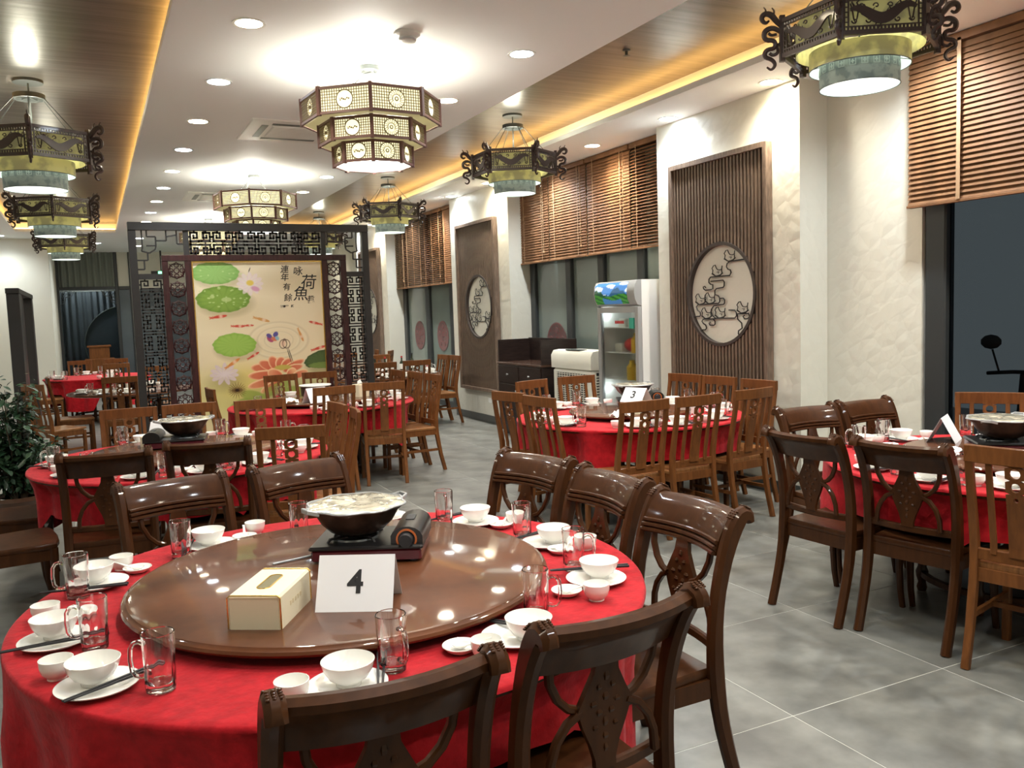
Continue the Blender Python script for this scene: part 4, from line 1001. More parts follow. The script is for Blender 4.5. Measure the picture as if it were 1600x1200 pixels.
# ------------------------------------------------------------------ tables, cloths, turntables
def leg_prof(): return [(.0001,0),(.022,0),(.028,.02),(.02,.05),(.030,.08),(.034,.11),(.022,.14),(.026,.30),(.036,.48),(.042,.56),(.026,.60),(.036,.63),(.036,.715),(.0001,.715)]
LEG = MB().lathe(leg_prof(), 14).mesh('leg', M_walnut)
def table(tb, cx, cy, R, label, where, cloth=True, susan=.62, drop=.45, sl=None, zt=.745):
    t = thing('round_table', label, 'table', (cx,cy,0), 0, 'round dining tables')
    MB().lathe([(.0001,zt-.03),(R-.02,zt-.03),(R,zt-.022),(R,zt-.006),(R-.006,zt),(.0001,zt)], 64).build('tabletop', M_walnut if cloth else M_susan, t)
    q = R*.45
    for k in range(6):
        a = k*pi/3+.3; inst(LEG,'leg',t,(q*cos(a),q*sin(a),0))
    MB().lathe([(q-.02,.645),(q+.02,.645),(q+.02,.70),(q-.02,.70)], 32, closed=True).build('apron_ring', M_walnut, t)
    MB().lathe([(q-.015,.09),(q+.015,.09),(q+.015,.12),(q-.015,.12)], 32, closed=True).build('stretcher_ring', M_walnut, t)
    zs = zt
    if cloth:
        rg = random.Random(len(tb)*31+int(cx*100)); n = 160; ph = [rg.uniform(0,6.28) for _ in range(4)]
        ca = [(atan2(y-cy,x-cx)) for x,y,f in CH.get(tb,[])]
        prof = [(0,0),(.3,0),(.6,0),(.85,0),(.97,0)]
        vs = []; fs = []; z0 = zt+.004
        for r,_ in prof[1:]:
            for i in range(n): a = 2*pi*i/n; vs.append((R*r*cos(a),R*r*sin(a),z0))
        sk = [(0,0),(.012,.005),(.018,.016),(.16,.06),(.2,.12),(.3,.25),(.45,.45),(.6,.62),(.8,.8),(1,1)]
        for k,(_,s) in enumerate(sk):
            for i in range(n):
                a = 2*pi*i/n
                near = max([0]+[max(0,1-abs((a-c+pi)%(2*pi)-pi)/.36) for c in ca]); near = min(1,near*2.2)
                dr = (drop+.03*sin(a*4+ph[0]))*(1-near)+(.245)*near
                wv = (.030*sin(a*13+ph[1]+.8*sin(a*3))+.014*sin(a*29+ph[2]))*min(1,s*2.2)*(1-.6*near)
                rr = R+.008-.004*(k==0)-(.018+.062*near)*min(1,s*3)+wv
                z = z0-s*dr
                if k < 3: z = z0-(0,.004,.014)[k]; rr = R+(.0,.006,.009)[k]
                vs.append((rr*cos(a),rr*sin(a),z))
        rings = len(prof)-1+len(sk)
        vs.append((0,0,z0)); c0 = len(vs)-1
        for k in range(rings-1):
            for i in range(n): j = (i+1)%n; fs.append((k*n+i,k*n+j,(k+1)*n+j,(k+1)*n+i))
        for i in range(n): fs.append((c0,i,(i+1)%n))
        b = MB().add(vs,fs); o = b.build('tablecloth', M_cloth, ang=70); o.location = (cx,cy,0)
        tag(o, 'red velvet cloth draped over '+where, 'tablecloth', 'red tablecloths'); zs = zt+.004
    if susan:
        r = susan; o = thing('turntable', sl, 'lazy susan', (cx-.01,cy-.02,zs), 0, 'wooden turntables')
        MB().lathe([(.0001,.018),(r-.05,.018),(r-.03,.020),(r-.022,.026),(r-.006,.030),(r,.038),(r-.004,.046),(r-.014,.049),(r-.018,.054),(r-.03,.056),(.0001,.056)], 96).build('top', M_susan, o)
        MB().lathe([(.0001,0),(.18,0),(.18,.018),(.0001,.018)], 32).build('bearing', M_black, o)
        return zs+.056
    return zs
Z4 = table('T4', .71,2.80,1.0,'large round table nearest the camera under a red cloth','the nearest round table with the sign four',susan=.687,drop=.47,sl='large polished turntable carrying the sign four and ivory box')
ZB = table('TB', .50,6.11,.935,'round table under red cloth behind the nearest table','the middle-left table beside the plant',susan=.60,sl='polished turntable on the middle-left red table')
Z2 = table('T2', 2.12,8.93,.95,'round table under red cloth standing before the mural','the table before the lotus mural',susan=.58,sl='polished turntable on the table before the mural')
Z3 = table('T3', 3.965,5.93,.93,'round table under red cloth holding the sign three','the table with the sign three',susan=.50,sl='turntable under the sign three and its hotpot')
Z5 = table('T5', 4.40,2.93,.93,'round table under red cloth beside the near window, its turned legs showing','the window-side table near the blinds',susan=.55,sl='turntable under the hotpot of the window-side table')
Z7 = table('T7', 3.90,12.35,.85,'round dark table holding a row of bottles by the far window','',cloth=False,susan=.45,sl='turntable carrying the row of bottles')
table('T8', 3.85,15.5,.85,'round dark table farthest along the far window','',cloth=False,susan=0)
Z6 = table('T6', .42,12.75,.80,'bare round dark table behind the plant and screen','',cloth=False,susan=0)
Z9 = table('T9', .02,16.55,.85,'round table under red cloth by the cream far wall','the far table by the cream wall',susan=0,drop=.5)

# ------------------------------------------------------------------ tableware prototypes
TN = {'T4':'sign-four table','TB':'middle-left table','T2':'mural table','T3':'sign-three table','T5':'window-side table','T7':'bottle table','T6':'bare-topped table','T9':'far red table'}
ME = {}
ME['bowl'] = MB().lathe([(.0001,.004),(.026,.004),(.028,0),(.031,0),(.031,.008),(.048,.020),(.060,.040),(.0655,.060),(.0640,.061),(.0575,.042),(.045,.023),(.025,.012),(.0001,.011)], 36).mesh('bowl', M_porc)
ME['cup'] = MB().lathe([(.0001,.003),(.019,.003),(.021,0),(.024,0),(.024,.005),(.036,.018),(.0405,.034),(.0415,.052),(.0398,.0525),(.0385,.035),(.033,.019),(.018,.009),(.0001,.008)], 32).mesh('cup', M_porc)
ME['plate'] = MB().lathe([(.0001,.003),(.055,.003),(.057,0),(.062,0),(.064,.004),(.098,.015),(.099,.0175),(.0965,.018),(.063,.008),(.0001,.007)], 48).mesh('plate', M_porc)
ME['dish'] = MB().lathe([(.0001,.003),(.022,.003),(.024,0),(.028,0),(.040,.008),(.0495,.019),(.0485,.0205),(.038,.011),(.024,.006),(.0001,.006)], 32).mesh('saucer', M_porc)
def spoon_mesh():
    b = MB(); n = 14; vs = []
    for k,(s,dz) in enumerate(((0,0),(.5,.002),(.85,.008),(1,.013))):
        for i in range(n): a = 2*pi*i/n; vs.append((.026*s*cos(a),.019*s*sin(a),dz+.003))
    b.add(vs, [(k*n+i,k*n+(i+1)%n,(k+1)*n+(i+1)%n,(k+1)*n+i) for k in range(3) for i in range(n)])
    b.sweep([(.020,0,.013),(.045,0,.020),(.070,0,.030),(.085,0,.034)], [.012,.010,.010,.013], .005, (0,1,0))
    return b.mesh('spoon', M_porc)
ME['spoon'] = spoon_mesh()
def mug_body():
    def rf(a,k): return 1+(.055*abs(cos(a*5)) if 3 <= k <= 5 else .02*abs(cos(a*5)) if k == 2 else 0)
    return MB().lathe([(.0001,.0),(.030,0),(.0345,.003),(.0345,.016),(.035,.045),(.0345,.066),(.0370,.078),(.0385,.110),(.0395,.146),(.0382,.1475),(.0362,.146),(.0350,.100),(.0320,.060),(.0300,.032),(.026,.022),(.0001,.020)], 60, rf=rf).mesh('mug_body', M_glass)
ME['mug'] = mug_body()
ME['handle'] = MB().tube([(.036,0,.118),(.048,0,.124),(.062,0,.120),(.070,0,.106),(.072,0,.078),(.069,0,.050),(.060,0,.038),(.047,0,.036),(.0345,0,.040)], [.007,.0062,.006,.006,.006,.006,.006,.0062,.007], 8).mesh('handle', M_glass)
ME['stick'] = MB().sweep([(-.135,0,.004),(0,0,.004),(.135,0,.004)], [.0045,.006,.0078], [.0045,.006,.0078], (0,1,0), ch=.15).mesh('chopstick', M_blackm)
def put(kind, tb, seat, x, y, z, rz=0):
    n = {'bowl':('rice_bowl','white porcelain rice bowl','bowl','white rice bowls'),'cup':('teacup','small white handleless teacup','cup','white teacups'),'plate':('plate','white porcelain plate under the bowl','plate','white plates'),
         'dish':('saucer','small white sauce dish','saucer','white sauce dishes'),'spoon':('soup_spoon','white ceramic spoon resting in its dish','spoon','white ceramic spoons'),'mug':('glass_mug','clear faceted glass beer mug','glass mug','glass mugs')}[kind]
    if kind == 'mug':
        o = thing(n[0], '', n[2], (x,y,z), rz); inst(ME['mug'],'glass_body',o); inst(ME['handle'],'handle',o)
    else: o = inst(ME[kind], n[0], None, (x,y,z), (0,0,rz))
    tag(o, '%s %s of the %s' % (n[1], seat, TN[tb]), n[2], n[3]+' on the '+TN[tb]); return o
def sticks(tb, seat, x, y, z, rz, tilt=0, bowl=None):
    for s in (-1,1):
        d1 = [hypot(x-sin(rz)*.0065*q-bowl[0],y+cos(rz)*.0065*q-bowl[1]) for q in (s,-s)]
        o = inst(ME['stick'],'chopstick',None,(x-sin(rz)*.0065*s,y+cos(rz)*.0065*s,z),(0,tilt,rz+.018*s))
        tag(o, 'black chopstick %s %s of the %s' % ('beside the bowl' if d1[0] < d1[1] else 'beside the mug', seat, TN[tb]), 'chopstick', 'chopsticks %s of the %s' % (seat, TN[tb]))
# nearest table: every setting placed one by one
ZT4 = .7495
T4S = [ # seat phrase, bowl, plate, cup, dish, mug, mug handle dir, stick centre, stick direction
 ('at the front left place', (-.058,2.325),(-.050,2.300),(-.144,2.430),None,(.090,2.211),153,(-.005,2.275,.5)),
 ('at the left-hand place', (-.158,2.735),(-.155,2.70),(-.190,2.930),(-.088,2.915),(-.055,2.600),160,(-.153,2.650,.05)),
 ('at the upper left place', (-.055,3.262),(-.045,3.225),(.035,3.402),(.085,3.330),(-.105,3.130),170,(-.085,3.150,-.2)),
 ('before the farther-left glossy chair', (.358,3.560),(.373,3.525),(.555,3.655),(.500,3.580),(.245,3.435),100,(.275,3.515,1.35)),
 ('hidden behind the hotpot', (1.114,3.60),(1.10,3.59),(.95,3.70),None,(.704,3.485),95,None),
 ('at the upper right place', (1.412,3.299),(1.405,3.281),(1.545,3.180),(1.470,3.165),(1.290,3.350),60,(1.330,3.398,.25)),
 ('at the far right-hand place', (1.532,2.826),(1.505,2.825),(1.600,2.700),(1.495,2.705),(1.462,2.953),40,(1.475,2.925,.25)),
 ('at the near right-hand place', (1.450,2.365),(1.430,2.352),(1.341,2.206),(1.283,2.290),(1.432,2.500),-25,(1.455,2.435,-.35)),
 ('behind the near-edge right chair', (1.010,2.020),(.985,2.045),(.862,1.975),(.820,2.050),(1.109,2.165),-25,(.970,2.150,-.9)),
 ('at the front middle place', (.500,1.990),(.492,1.975),(.362,1.983),None,(.625,2.030),-78,(.575,1.970,1.25))]
for seat,bo,pl,cu,di,mu,hd,st in T4S:
    put('plate','T4',seat,pl[0],pl[1],ZT4); put('bowl','T4',seat,bo[0],bo[1],ZT4+.0085); put('cup','T4',seat,cu[0],cu[1],ZT4)
    if di: put('dish','T4',seat,di[0],di[1],ZT4); put('spoon','T4',seat,di[0],di[1],ZT4+.0065,atan2(cu[1]-di[1],cu[0]-di[0])+.5)
    put('mug','T4',seat,mu[0],mu[1],ZT4,radians(hd))
    if st: sticks('T4',seat,st[0],st[1],ZT4+.018,st[2],0,bo)
HR = ['twelve','one','two','three','four','five','six','seven','eight','nine','ten','eleven']
def settings(tb, cx, cy, R, z, skip=(), extra=(), full=True):
    rg = random.Random(tb); view = atan2(cy, cx); usedh = set()
    seats = [atan2(y-cy,x-cx) for x,y,f in CH[tb]]+[radians(e) for e in extra]
    for a in sorted(seats, key=lambda q: (view-q)%(2*pi)):
        h = int(round(((view-a)%(2*pi))/(pi/6)))%12
        while h in usedh: h = (h+1)%12
        usedh.add(h)
        seat = "at the %s o'clock place" % HR[h]
        er = Vector((cos(a),sin(a))); et = Vector((-sin(a),cos(a))); c = Vector((cx,cy))
        def p(r_, t_): q = c+er*(r_+rg.uniform(-.012,.012))+et*(t_+rg.uniform(-.01,.01)); return q.x,q.y
        rb = R-.145
        x,y = p(rb,0); bxy = (x,y); put('plate',tb,seat,x,y,z); put('bowl',tb,seat,x+.005,y+.005,z+.0085)
        x,y = p(rb-.02,-.155); put('cup',tb,seat,x,y,z)
        if full: x,y = p(rb-.115,-.075); put('dish',tb,seat,x,y,z); put('spoon',tb,seat,x,y,z+.0065,a+2.2)
        x,y = p(rb-.02,.15); put('mug',tb,seat,x,y,z,a+rg.uniform(-.5,.5))
        x,y = p(rb-.01,.085); sticks(tb,seat,x,y,z+.018,a+rg.uniform(-.12,.12),0,bxy)
ZT = ZT4
settings('TB', .50,6.11,.935,ZT4)
settings('T2', 2.12,8.93,.95,ZT4)
settings('T3', 3.965,5.93,.93,ZT4)
settings('T5', 4.40,2.93,.93,ZT4, extra=(-35,))
settings('T7', 3.90,12.35,.85,.7455, full=False)
settings('T6', .42,12.75,.80,.7455, full=False)
settings('T9', .02,16.55,.85,.7495, full=False)

# ------------------------------------------------------------------ stoves, hotpots, cards, tissue boxes
def stove(tb, x, y, z, rz, label):
    t = thing('gas_stove', label, 'portable stove', (x,y,z), rz, 'portable gas stoves')
    MB().cbox(-.19,.19,-.135,.135,0.010,.048,.008).build('body', mat('maroon_enamel',(.09,.012,.02),.25,coat=.5) if 'maroon_enamel' not in bpy.data.materials else bpy.data.materials['maroon_enamel'], t, False)
    MB().cbox(-.196,.196,-.14,.14,.048,.060,.006).build('top_plate', M_black, t, False)
    f = MB()
    for sx in (-.16,.16):
        for sy in (-.11,.11): f.lathe([(.0001,0),(.012,0),(.012,.012),(.0001,.012)], 10, (sx,sy,0))
    f.build('rubber_feet', M_blackm, t)
    b = MB().lathe([(.078,.060),(.085,.060),(.082,.066),(.076,.066)], 28, (-.06,0,0), closed=True); b.lathe([(.0001,.060),(.035,.060),(.03,.068),(.0001,.07)], 20, (-.06,0,0)); b.build('burner', M_metal, t)
    b = MB()
    for k in range(4):
        a = pi/4+k*pi/2; b.sweep([(-.06+.035*cos(a),.035*sin(a),.070),(-.06+.105*cos(a),.105*sin(a),.070),(-.06+.115*cos(a),.115*sin(a),.058)], .008, .008, (-sin(a),cos(a),0), ch=0)
    b.build('pan_support', M_blackm, t, False)
    n = 10; poly = [(.085,.050),(.195,.050)]+[(.140+.056*cos(a),.080+.040*sin(a)) for a in np.linspace(-.2,pi+.2,n)]
    MB().prism([(p[0],p[1]) for p in poly], -.12,.138,'xz').build('canister_cover', M_black, t, ang=40)
    o = MB().box(.125,.155,-.02,.05,.119,.1215).build('cover_latch', M_blackm, t, False)
    K = Matrix.Translation((.140,-.12,.076)) @ Matrix.Rotation(pi/2,4,'X')
    kb = MB().lathe([(.0001,.03),(.022,.03),(.024,.02),(.024,0),(.0001,0)], 20, M=K).build('knob', M_blackm, t)
    MB().lathe([(.030,.0),(.036,.0),(.036,.004),(.030,.004)], 24, M=K, closed=True).build('dial_ring', M_orange, t)
    return t
def hotpot(tb, x, y, z, label, R=.17, film=True):
    t = thing('hotpot', label, 'hotpot', (x,y,z), .2, 'covered hotpots')
    def rf(a,k): return 1+(.045*cos(8*a) if k in (4,5,6,7) else .02*cos(8*a) if k in (3,8) else 0)
    s = R/.17
    MB().lathe([(.0001,0),(.075*s,0),(.100*s,.012),(.132*s,.045),(.150*s,.080),(.170*s,.098),(.171*s,.102),(.150*s,.090),(.130*s,.050),(.1*s,.017),(.0001,.01)], 64, rf=rf).build('pot', M_pot, t)
    b = MB(); n = 48; rg = random.Random(x*100); vs = [(0,0,.110)]
    for r in (.04,.08,.12,.15,.173):
        for i in range(n): a = 2*pi*i/n; rr = r*s*(1+(.045*cos(8*a) if r > .14 else 0)); vs.append((rr*cos(a),rr*sin(a),.108-(.006 if r > .16 else 0)+rg.uniform(-.002,.003)))
    fs = [(0,1+i,1+(i+1)%n) for i in range(n)]+[(1+k*n+i,1+(k+1)*n+i,1+(k+1)*n+(i+1)%n,1+k*n+(i+1)%n) for k in range(4) for i in range(n)]
    b.add(vs,fs).build('cling_film', M_film, t, ang=60)
    rim = MB(); rim.tube([(.176*s*(1+.045*cos(8*a))*cos(a),.176*s*(1+.045*cos(8*a))*sin(a),.103) for a in np.linspace(0,2*pi,49)[:-1]], .0045, 5, closed=True); rim.build('crimped_rim', M_grey, t)
    for sg in (-1,1): MB().sweep([(sg*.165*s,-.04,.096),(sg*.200*s,-.022,.106),(sg*.200*s,.022,.106),(sg*.165*s,.04,.096)], .016, .008, (0,0,1)).build('ear_handle', M_grey, t)
    return t
def card(tb, x, y, z, rz, txt, label, w=.225, h=.145, d=.155):
    t = thing('table_card', label, 'number card', (x,y,z), rz, 'folded number cards')
    n = MB(); th = .0012
    n.add([(-w/2,-d/2,0),(w/2,-d/2,0),(w/2,0,h),(-w/2,0,h),(w/2,d/2,0),(-w/2,d/2,0),(-w/2,-d/2+th,0),(w/2,-d/2+th,0),(w/2,0,h-th*1.5),(-w/2,0,h-th*1.5),(w/2,d/2-th,0),(-w/2,d/2-th,0)],
        [(0,1,2,3),(3,2,4,5),(7,6,9,8),(8,9,11,10),(0,6,7,1),(5,4,10,11),(1,7,8,2),(2,8,10,4),(0,3,9,6),(3,5,11,9)])
    n.build('folded_card', M_paper, t, False)
    if txt:
        cu = bpy.data.curves.new('numeral','FONT'); cu.body = txt; cu.align_x = 'CENTER'; cu.align_y = 'CENTER'; cu.size = .094; cu.offset = .0022
        o = bpy.data.objects.new('numeral', cu); COL.objects.link(o); bpy.context.view_layer.update()
        m2 = bpy.data.meshes.new_from_object(o.evaluated_get(bpy.context.evaluated_depsgraph_get())); bpy.data.objects.remove(o)
        m2.materials.clear(); m2.materials.append(M_ink)
        sl = atan2(h, d/2); inst(m2,'numeral',t,(.0,-d/4-.0008*sin(sl)-.0003,h/2+.0006),(sl,0,0))
    return t
def tissue_box(tb, x, y, z, rz, label, dims=(.15,.245,.095), m=None, tiss=False, gold=True):
    w,l,h = dims; t = thing('tissue_box', label, 'tissue box', (x,y,z), rz, 'tissue boxes')
    MB().cbox(-w/2,w/2,-l/2,l/2,0,h,.006).build('box', m or M_creambox, t, False)
    if gold:
        for yy in (-l/2-.0005,l/2+.0005): MB().tube([(-w/2,yy,.002),(-w/2,yy,h-.006),(-w/2+.008,yy,h),(w/2-.008,yy,h),(w/2,yy,h-.006),(w/2,yy,.002)], .0022, 5).build('gold_edging', M_gold, t)
        ring = [(( .019*cos(a)), (.045 if sin(a)>0 else -.045)+.019*sin(a), h+.0005) for a in np.linspace(0,2*pi,25)[:-1]]
        MB().add([(p[0],p[1],h+.0006) for p in ring],[tuple(range(len(ring)))]).build('slot', mat('olive_gold_lining',(.12,.10,.03),.4,metal=.4) if 'olive_gold_lining' not in bpy.data.materials else bpy.data.materials['olive_gold_lining'], t, False)
        MB().tube(ring, .0022, 5, closed=True).build('slot_rim', M_gold, t)
        for k in range(5):  # faint gold stamped marks on the long side
            MB().box(w/2,w/2+.0008,-.05+.02*k,-.04+.02*k,h*.45,h*.58).build('stamped_mark', mat('faint_gold_stamp',(.62,.50,.30),.4) if 'faint_gold_stamp' not in bpy.data.materials else bpy.data.materials['faint_gold_stamp'], t, False)
    if tiss:
        b = MB(); b.add([(-.04,0,h),(.04,.01,h),(.02,.02,h+.035),(-.005,-.01,h+.055),(-.03,.01,h+.03),(0,-.02,h+.01)],[(0,1,2,3,4),(0,5,3,4),(5,1,2,3)]); b.build('tissue', M_tissue, t)
    return t
r27 = radians(-29)
stove('T4', .845,2.915,Z4, radians(-27), 'black and maroon gas stove behind the sign four')
hotpot('T4', .80,2.945,Z4+.075, 'scalloped hotpot under cling film, largest, on the nearest stove', .165)
card('T4', .652,2.415,Z4, radians(-29), '4', 'folded white card printed with a black number four')
tissue_box('T4', .405,2.457,Z4, radians(-31.5), 'ivory tissue box with gold edges beside the sign four')
stove('TB', .46,6.20,ZB, radians(168), 'black gas stove with maroon side on the middle-left table')
hotpot('TB', .52,6.22,ZB+.075, 'scalloped hotpot under cling film on the middle-left table', .168)
card('TB', .42,6.48,ZB, radians(150), '', 'blank back of a white card behind the middle-left hotpot')
tissue_box('TB', .36,6.33,ZB, radians(60), 'cream tissue box tucked beside the middle-left hotpot', dims=(.12,.22,.07), gold=False)
stove('T3', 4.16,6.05,Z3, radians(-30), 'dark gas stove behind the sign three')
hotpot('T3', 4.12,6.09,Z3+.075, 'hotpot on the sign-three table, seen before the fridge', .165)
tissue_box('T3', 3.86,5.66,Z3, radians(-52), 'cream tissue box lying under the card with the sign three', dims=(.13,.24,.085), gold=False)
card('T3', 3.86,5.66,Z3+.086, radians(-68), '3', 'folded white card printed with a thin number three', .20,.11,.17)
tissue_box('T3', 4.42,5.70,ZT4, radians(10), 'pale cube-shaped box near the aisle end chair row at the sign-three table', dims=(.11,.11,.10), gold=False, m=M_white)
stove('T5', 4.40,2.92,Z5, radians(-40), 'gas stove under the rightmost hotpot by the near window')
hotpot('T5', 4.36,2.93,Z5+.075, 'hotpot under green-tinged film at the frame edge by the window', .17)
card('T5', 4.42,3.33,Z5-.0, radians(28), '', 'white card standing edge-on beside the rightmost hotpot')
card('T2', 1.95,8.48,Z2, radians(20), '', 'white paper card leaning low on the table before the mural')
tissue_box('T2', 2.48,8.72,Z2, radians(20), 'cream cube tissue box with a tissue poking out, before the screen', dims=(.13,.13,.13), tiss=True, gold=False)
t = thing('steamer_pot', 'clear-sided pot with white rimmed lid on the mural table', 'hotpot', (2.08,9.05,Z2))
MB().lathe([(.0001,0),(.12,0),(.15,.02),(.155,.12),(.150,.12),(.145,.02),(.0001,.01)], 40).build('pot', M_pot, t)
MB().lathe([(.165,.118),(.17,.125),(.165,.132),(.0001,.135)], 40).build('lid', M_white, t)
MB().lathe([(.1,.0),(.14,.05),(.142,.10)], 32).build('glass_side', M_glass, t)
# crumpled napkins
def napkin(x,y,z,label,s=1):
    b = MB(); rg = random.Random(x); n = 9; vs = [(s*.075*(i/(n-1)-.5)*2+rg.uniform(-.012,.012), s*.06*(j/(n-1)-.5)*2+rg.uniform(-.012,.012), max(0,.045*s*(1-((i/4-1)**2+(j/4-1)**2)/2)+rg.uniform(-.014,.014))) for j in range(n) for i in range(n)]
    b.add(vs, [(j*n+i,j*n+i+1,(j+1)*n+i+1,(j+1)*n+i) for j in range(n-1) for i in range(n-1)])
    o = b.build('crumpled_napkin', M_tissue); o.location = (x,y,z); tag(o, label, 'napkin')
napkin(3.62,5.52,Z3,'crumpled white plastic and napkin beside the sign three')
napkin(4.02,3.02,Z5,'crumpled white wrapping on the window-side turntable')
napkin(1.72,8.60,Z2,'crumpled white napkin left of the card before the mural')
o = MB().lathe([(.0001,0),(.0035,0),(.0035,.14),(.0001,.14)],8,M=Matrix.Rotation(pi/2,4,'Y')).build('metal_skewer', M_grey); o.location=(.50,2.95,Z4+.004); o.rotation_euler=(0,0,radians(12)); tag(o,'thin metal stick lying left of the nearest stove','skewer')
# bottles on the far table
M_green = mat('dark_bottle_glass',(.02,.03,.015),.1,coat=.5); M_lab = mat('paper_label_white',(.75,.75,.68),.6)
for k,(x,y,s,nm) in enumerate(((3.72,12.25,.9,'dark sauce bottle with white label, first from the screen'),(3.86,12.2,1.0,'dark sauce bottle with white label, second from the screen'),(4.00,12.3,.62,'short sauce jar between the taller bottles'),(4.12,12.2,1.0,'slim dark bottle with white label, next to the widest bottle'),(4.30,12.25,1.15,'widest dark bottle with a large pale label'),(4.52,12.2,.5,'low white jar at the aisle end of the bottles'))):
    t = thing('sauce_bottle', nm, 'bottle', (x,y,.8015 if k in (0,1,2,3,4) and hypot(x-3.89,y-12.33) < .43 else .746), 0, 'sauce bottles by the far window')
    MB().lathe([(.0001,0),(.03*s,0),(.032*s,.01),(.032*s,.12*s),(.012,.16*s),(.012,.2*s),(.0001,.2*s)],16).build('bottle', M_green if k != 5 else M_white, t)
    MB().lathe([(.0325*s,.03*s),(.0328*s,.03*s),(.0328*s,.11*s),(.0325*s,.11*s)],16,closed=True).build('paper_label', M_lab, t)
    MB().lathe([(.0001,.2*s),(.014,.2*s),(.014,.225*s),(.0001,.225*s)],12).build('cap', M_red if k%2 else M_blackm, t)
for k,(x,y,nm) in enumerate(((.0,12.35,'nearest'),(.12,12.5,'middle'),(.30,12.42,'farthest'))):
    t = thing('sauce_bottle', 'small bottle on the bare-topped table behind the plant, %s to the cream wall' % nm, 'bottle', (x+.25,y+.15,.746), 0, 'bottles on the bare-topped table')
    MB().lathe([(.0001,0),(.03,0),(.03,.11),(.012,.15),(.012,.19),(.0001,.19)],14).build('bottle', M_red if k==1 else M_green, t)
    MB().lathe([(.0305,.03),(.031,.03),(.031,.1),(.0305,.1)],14,closed=True).build('paper_label', M_lab, t)
hotpot('T6', .42,13.0,.7455, 'shallow covered hotpot on the bare-topped table behind the screen', .17)

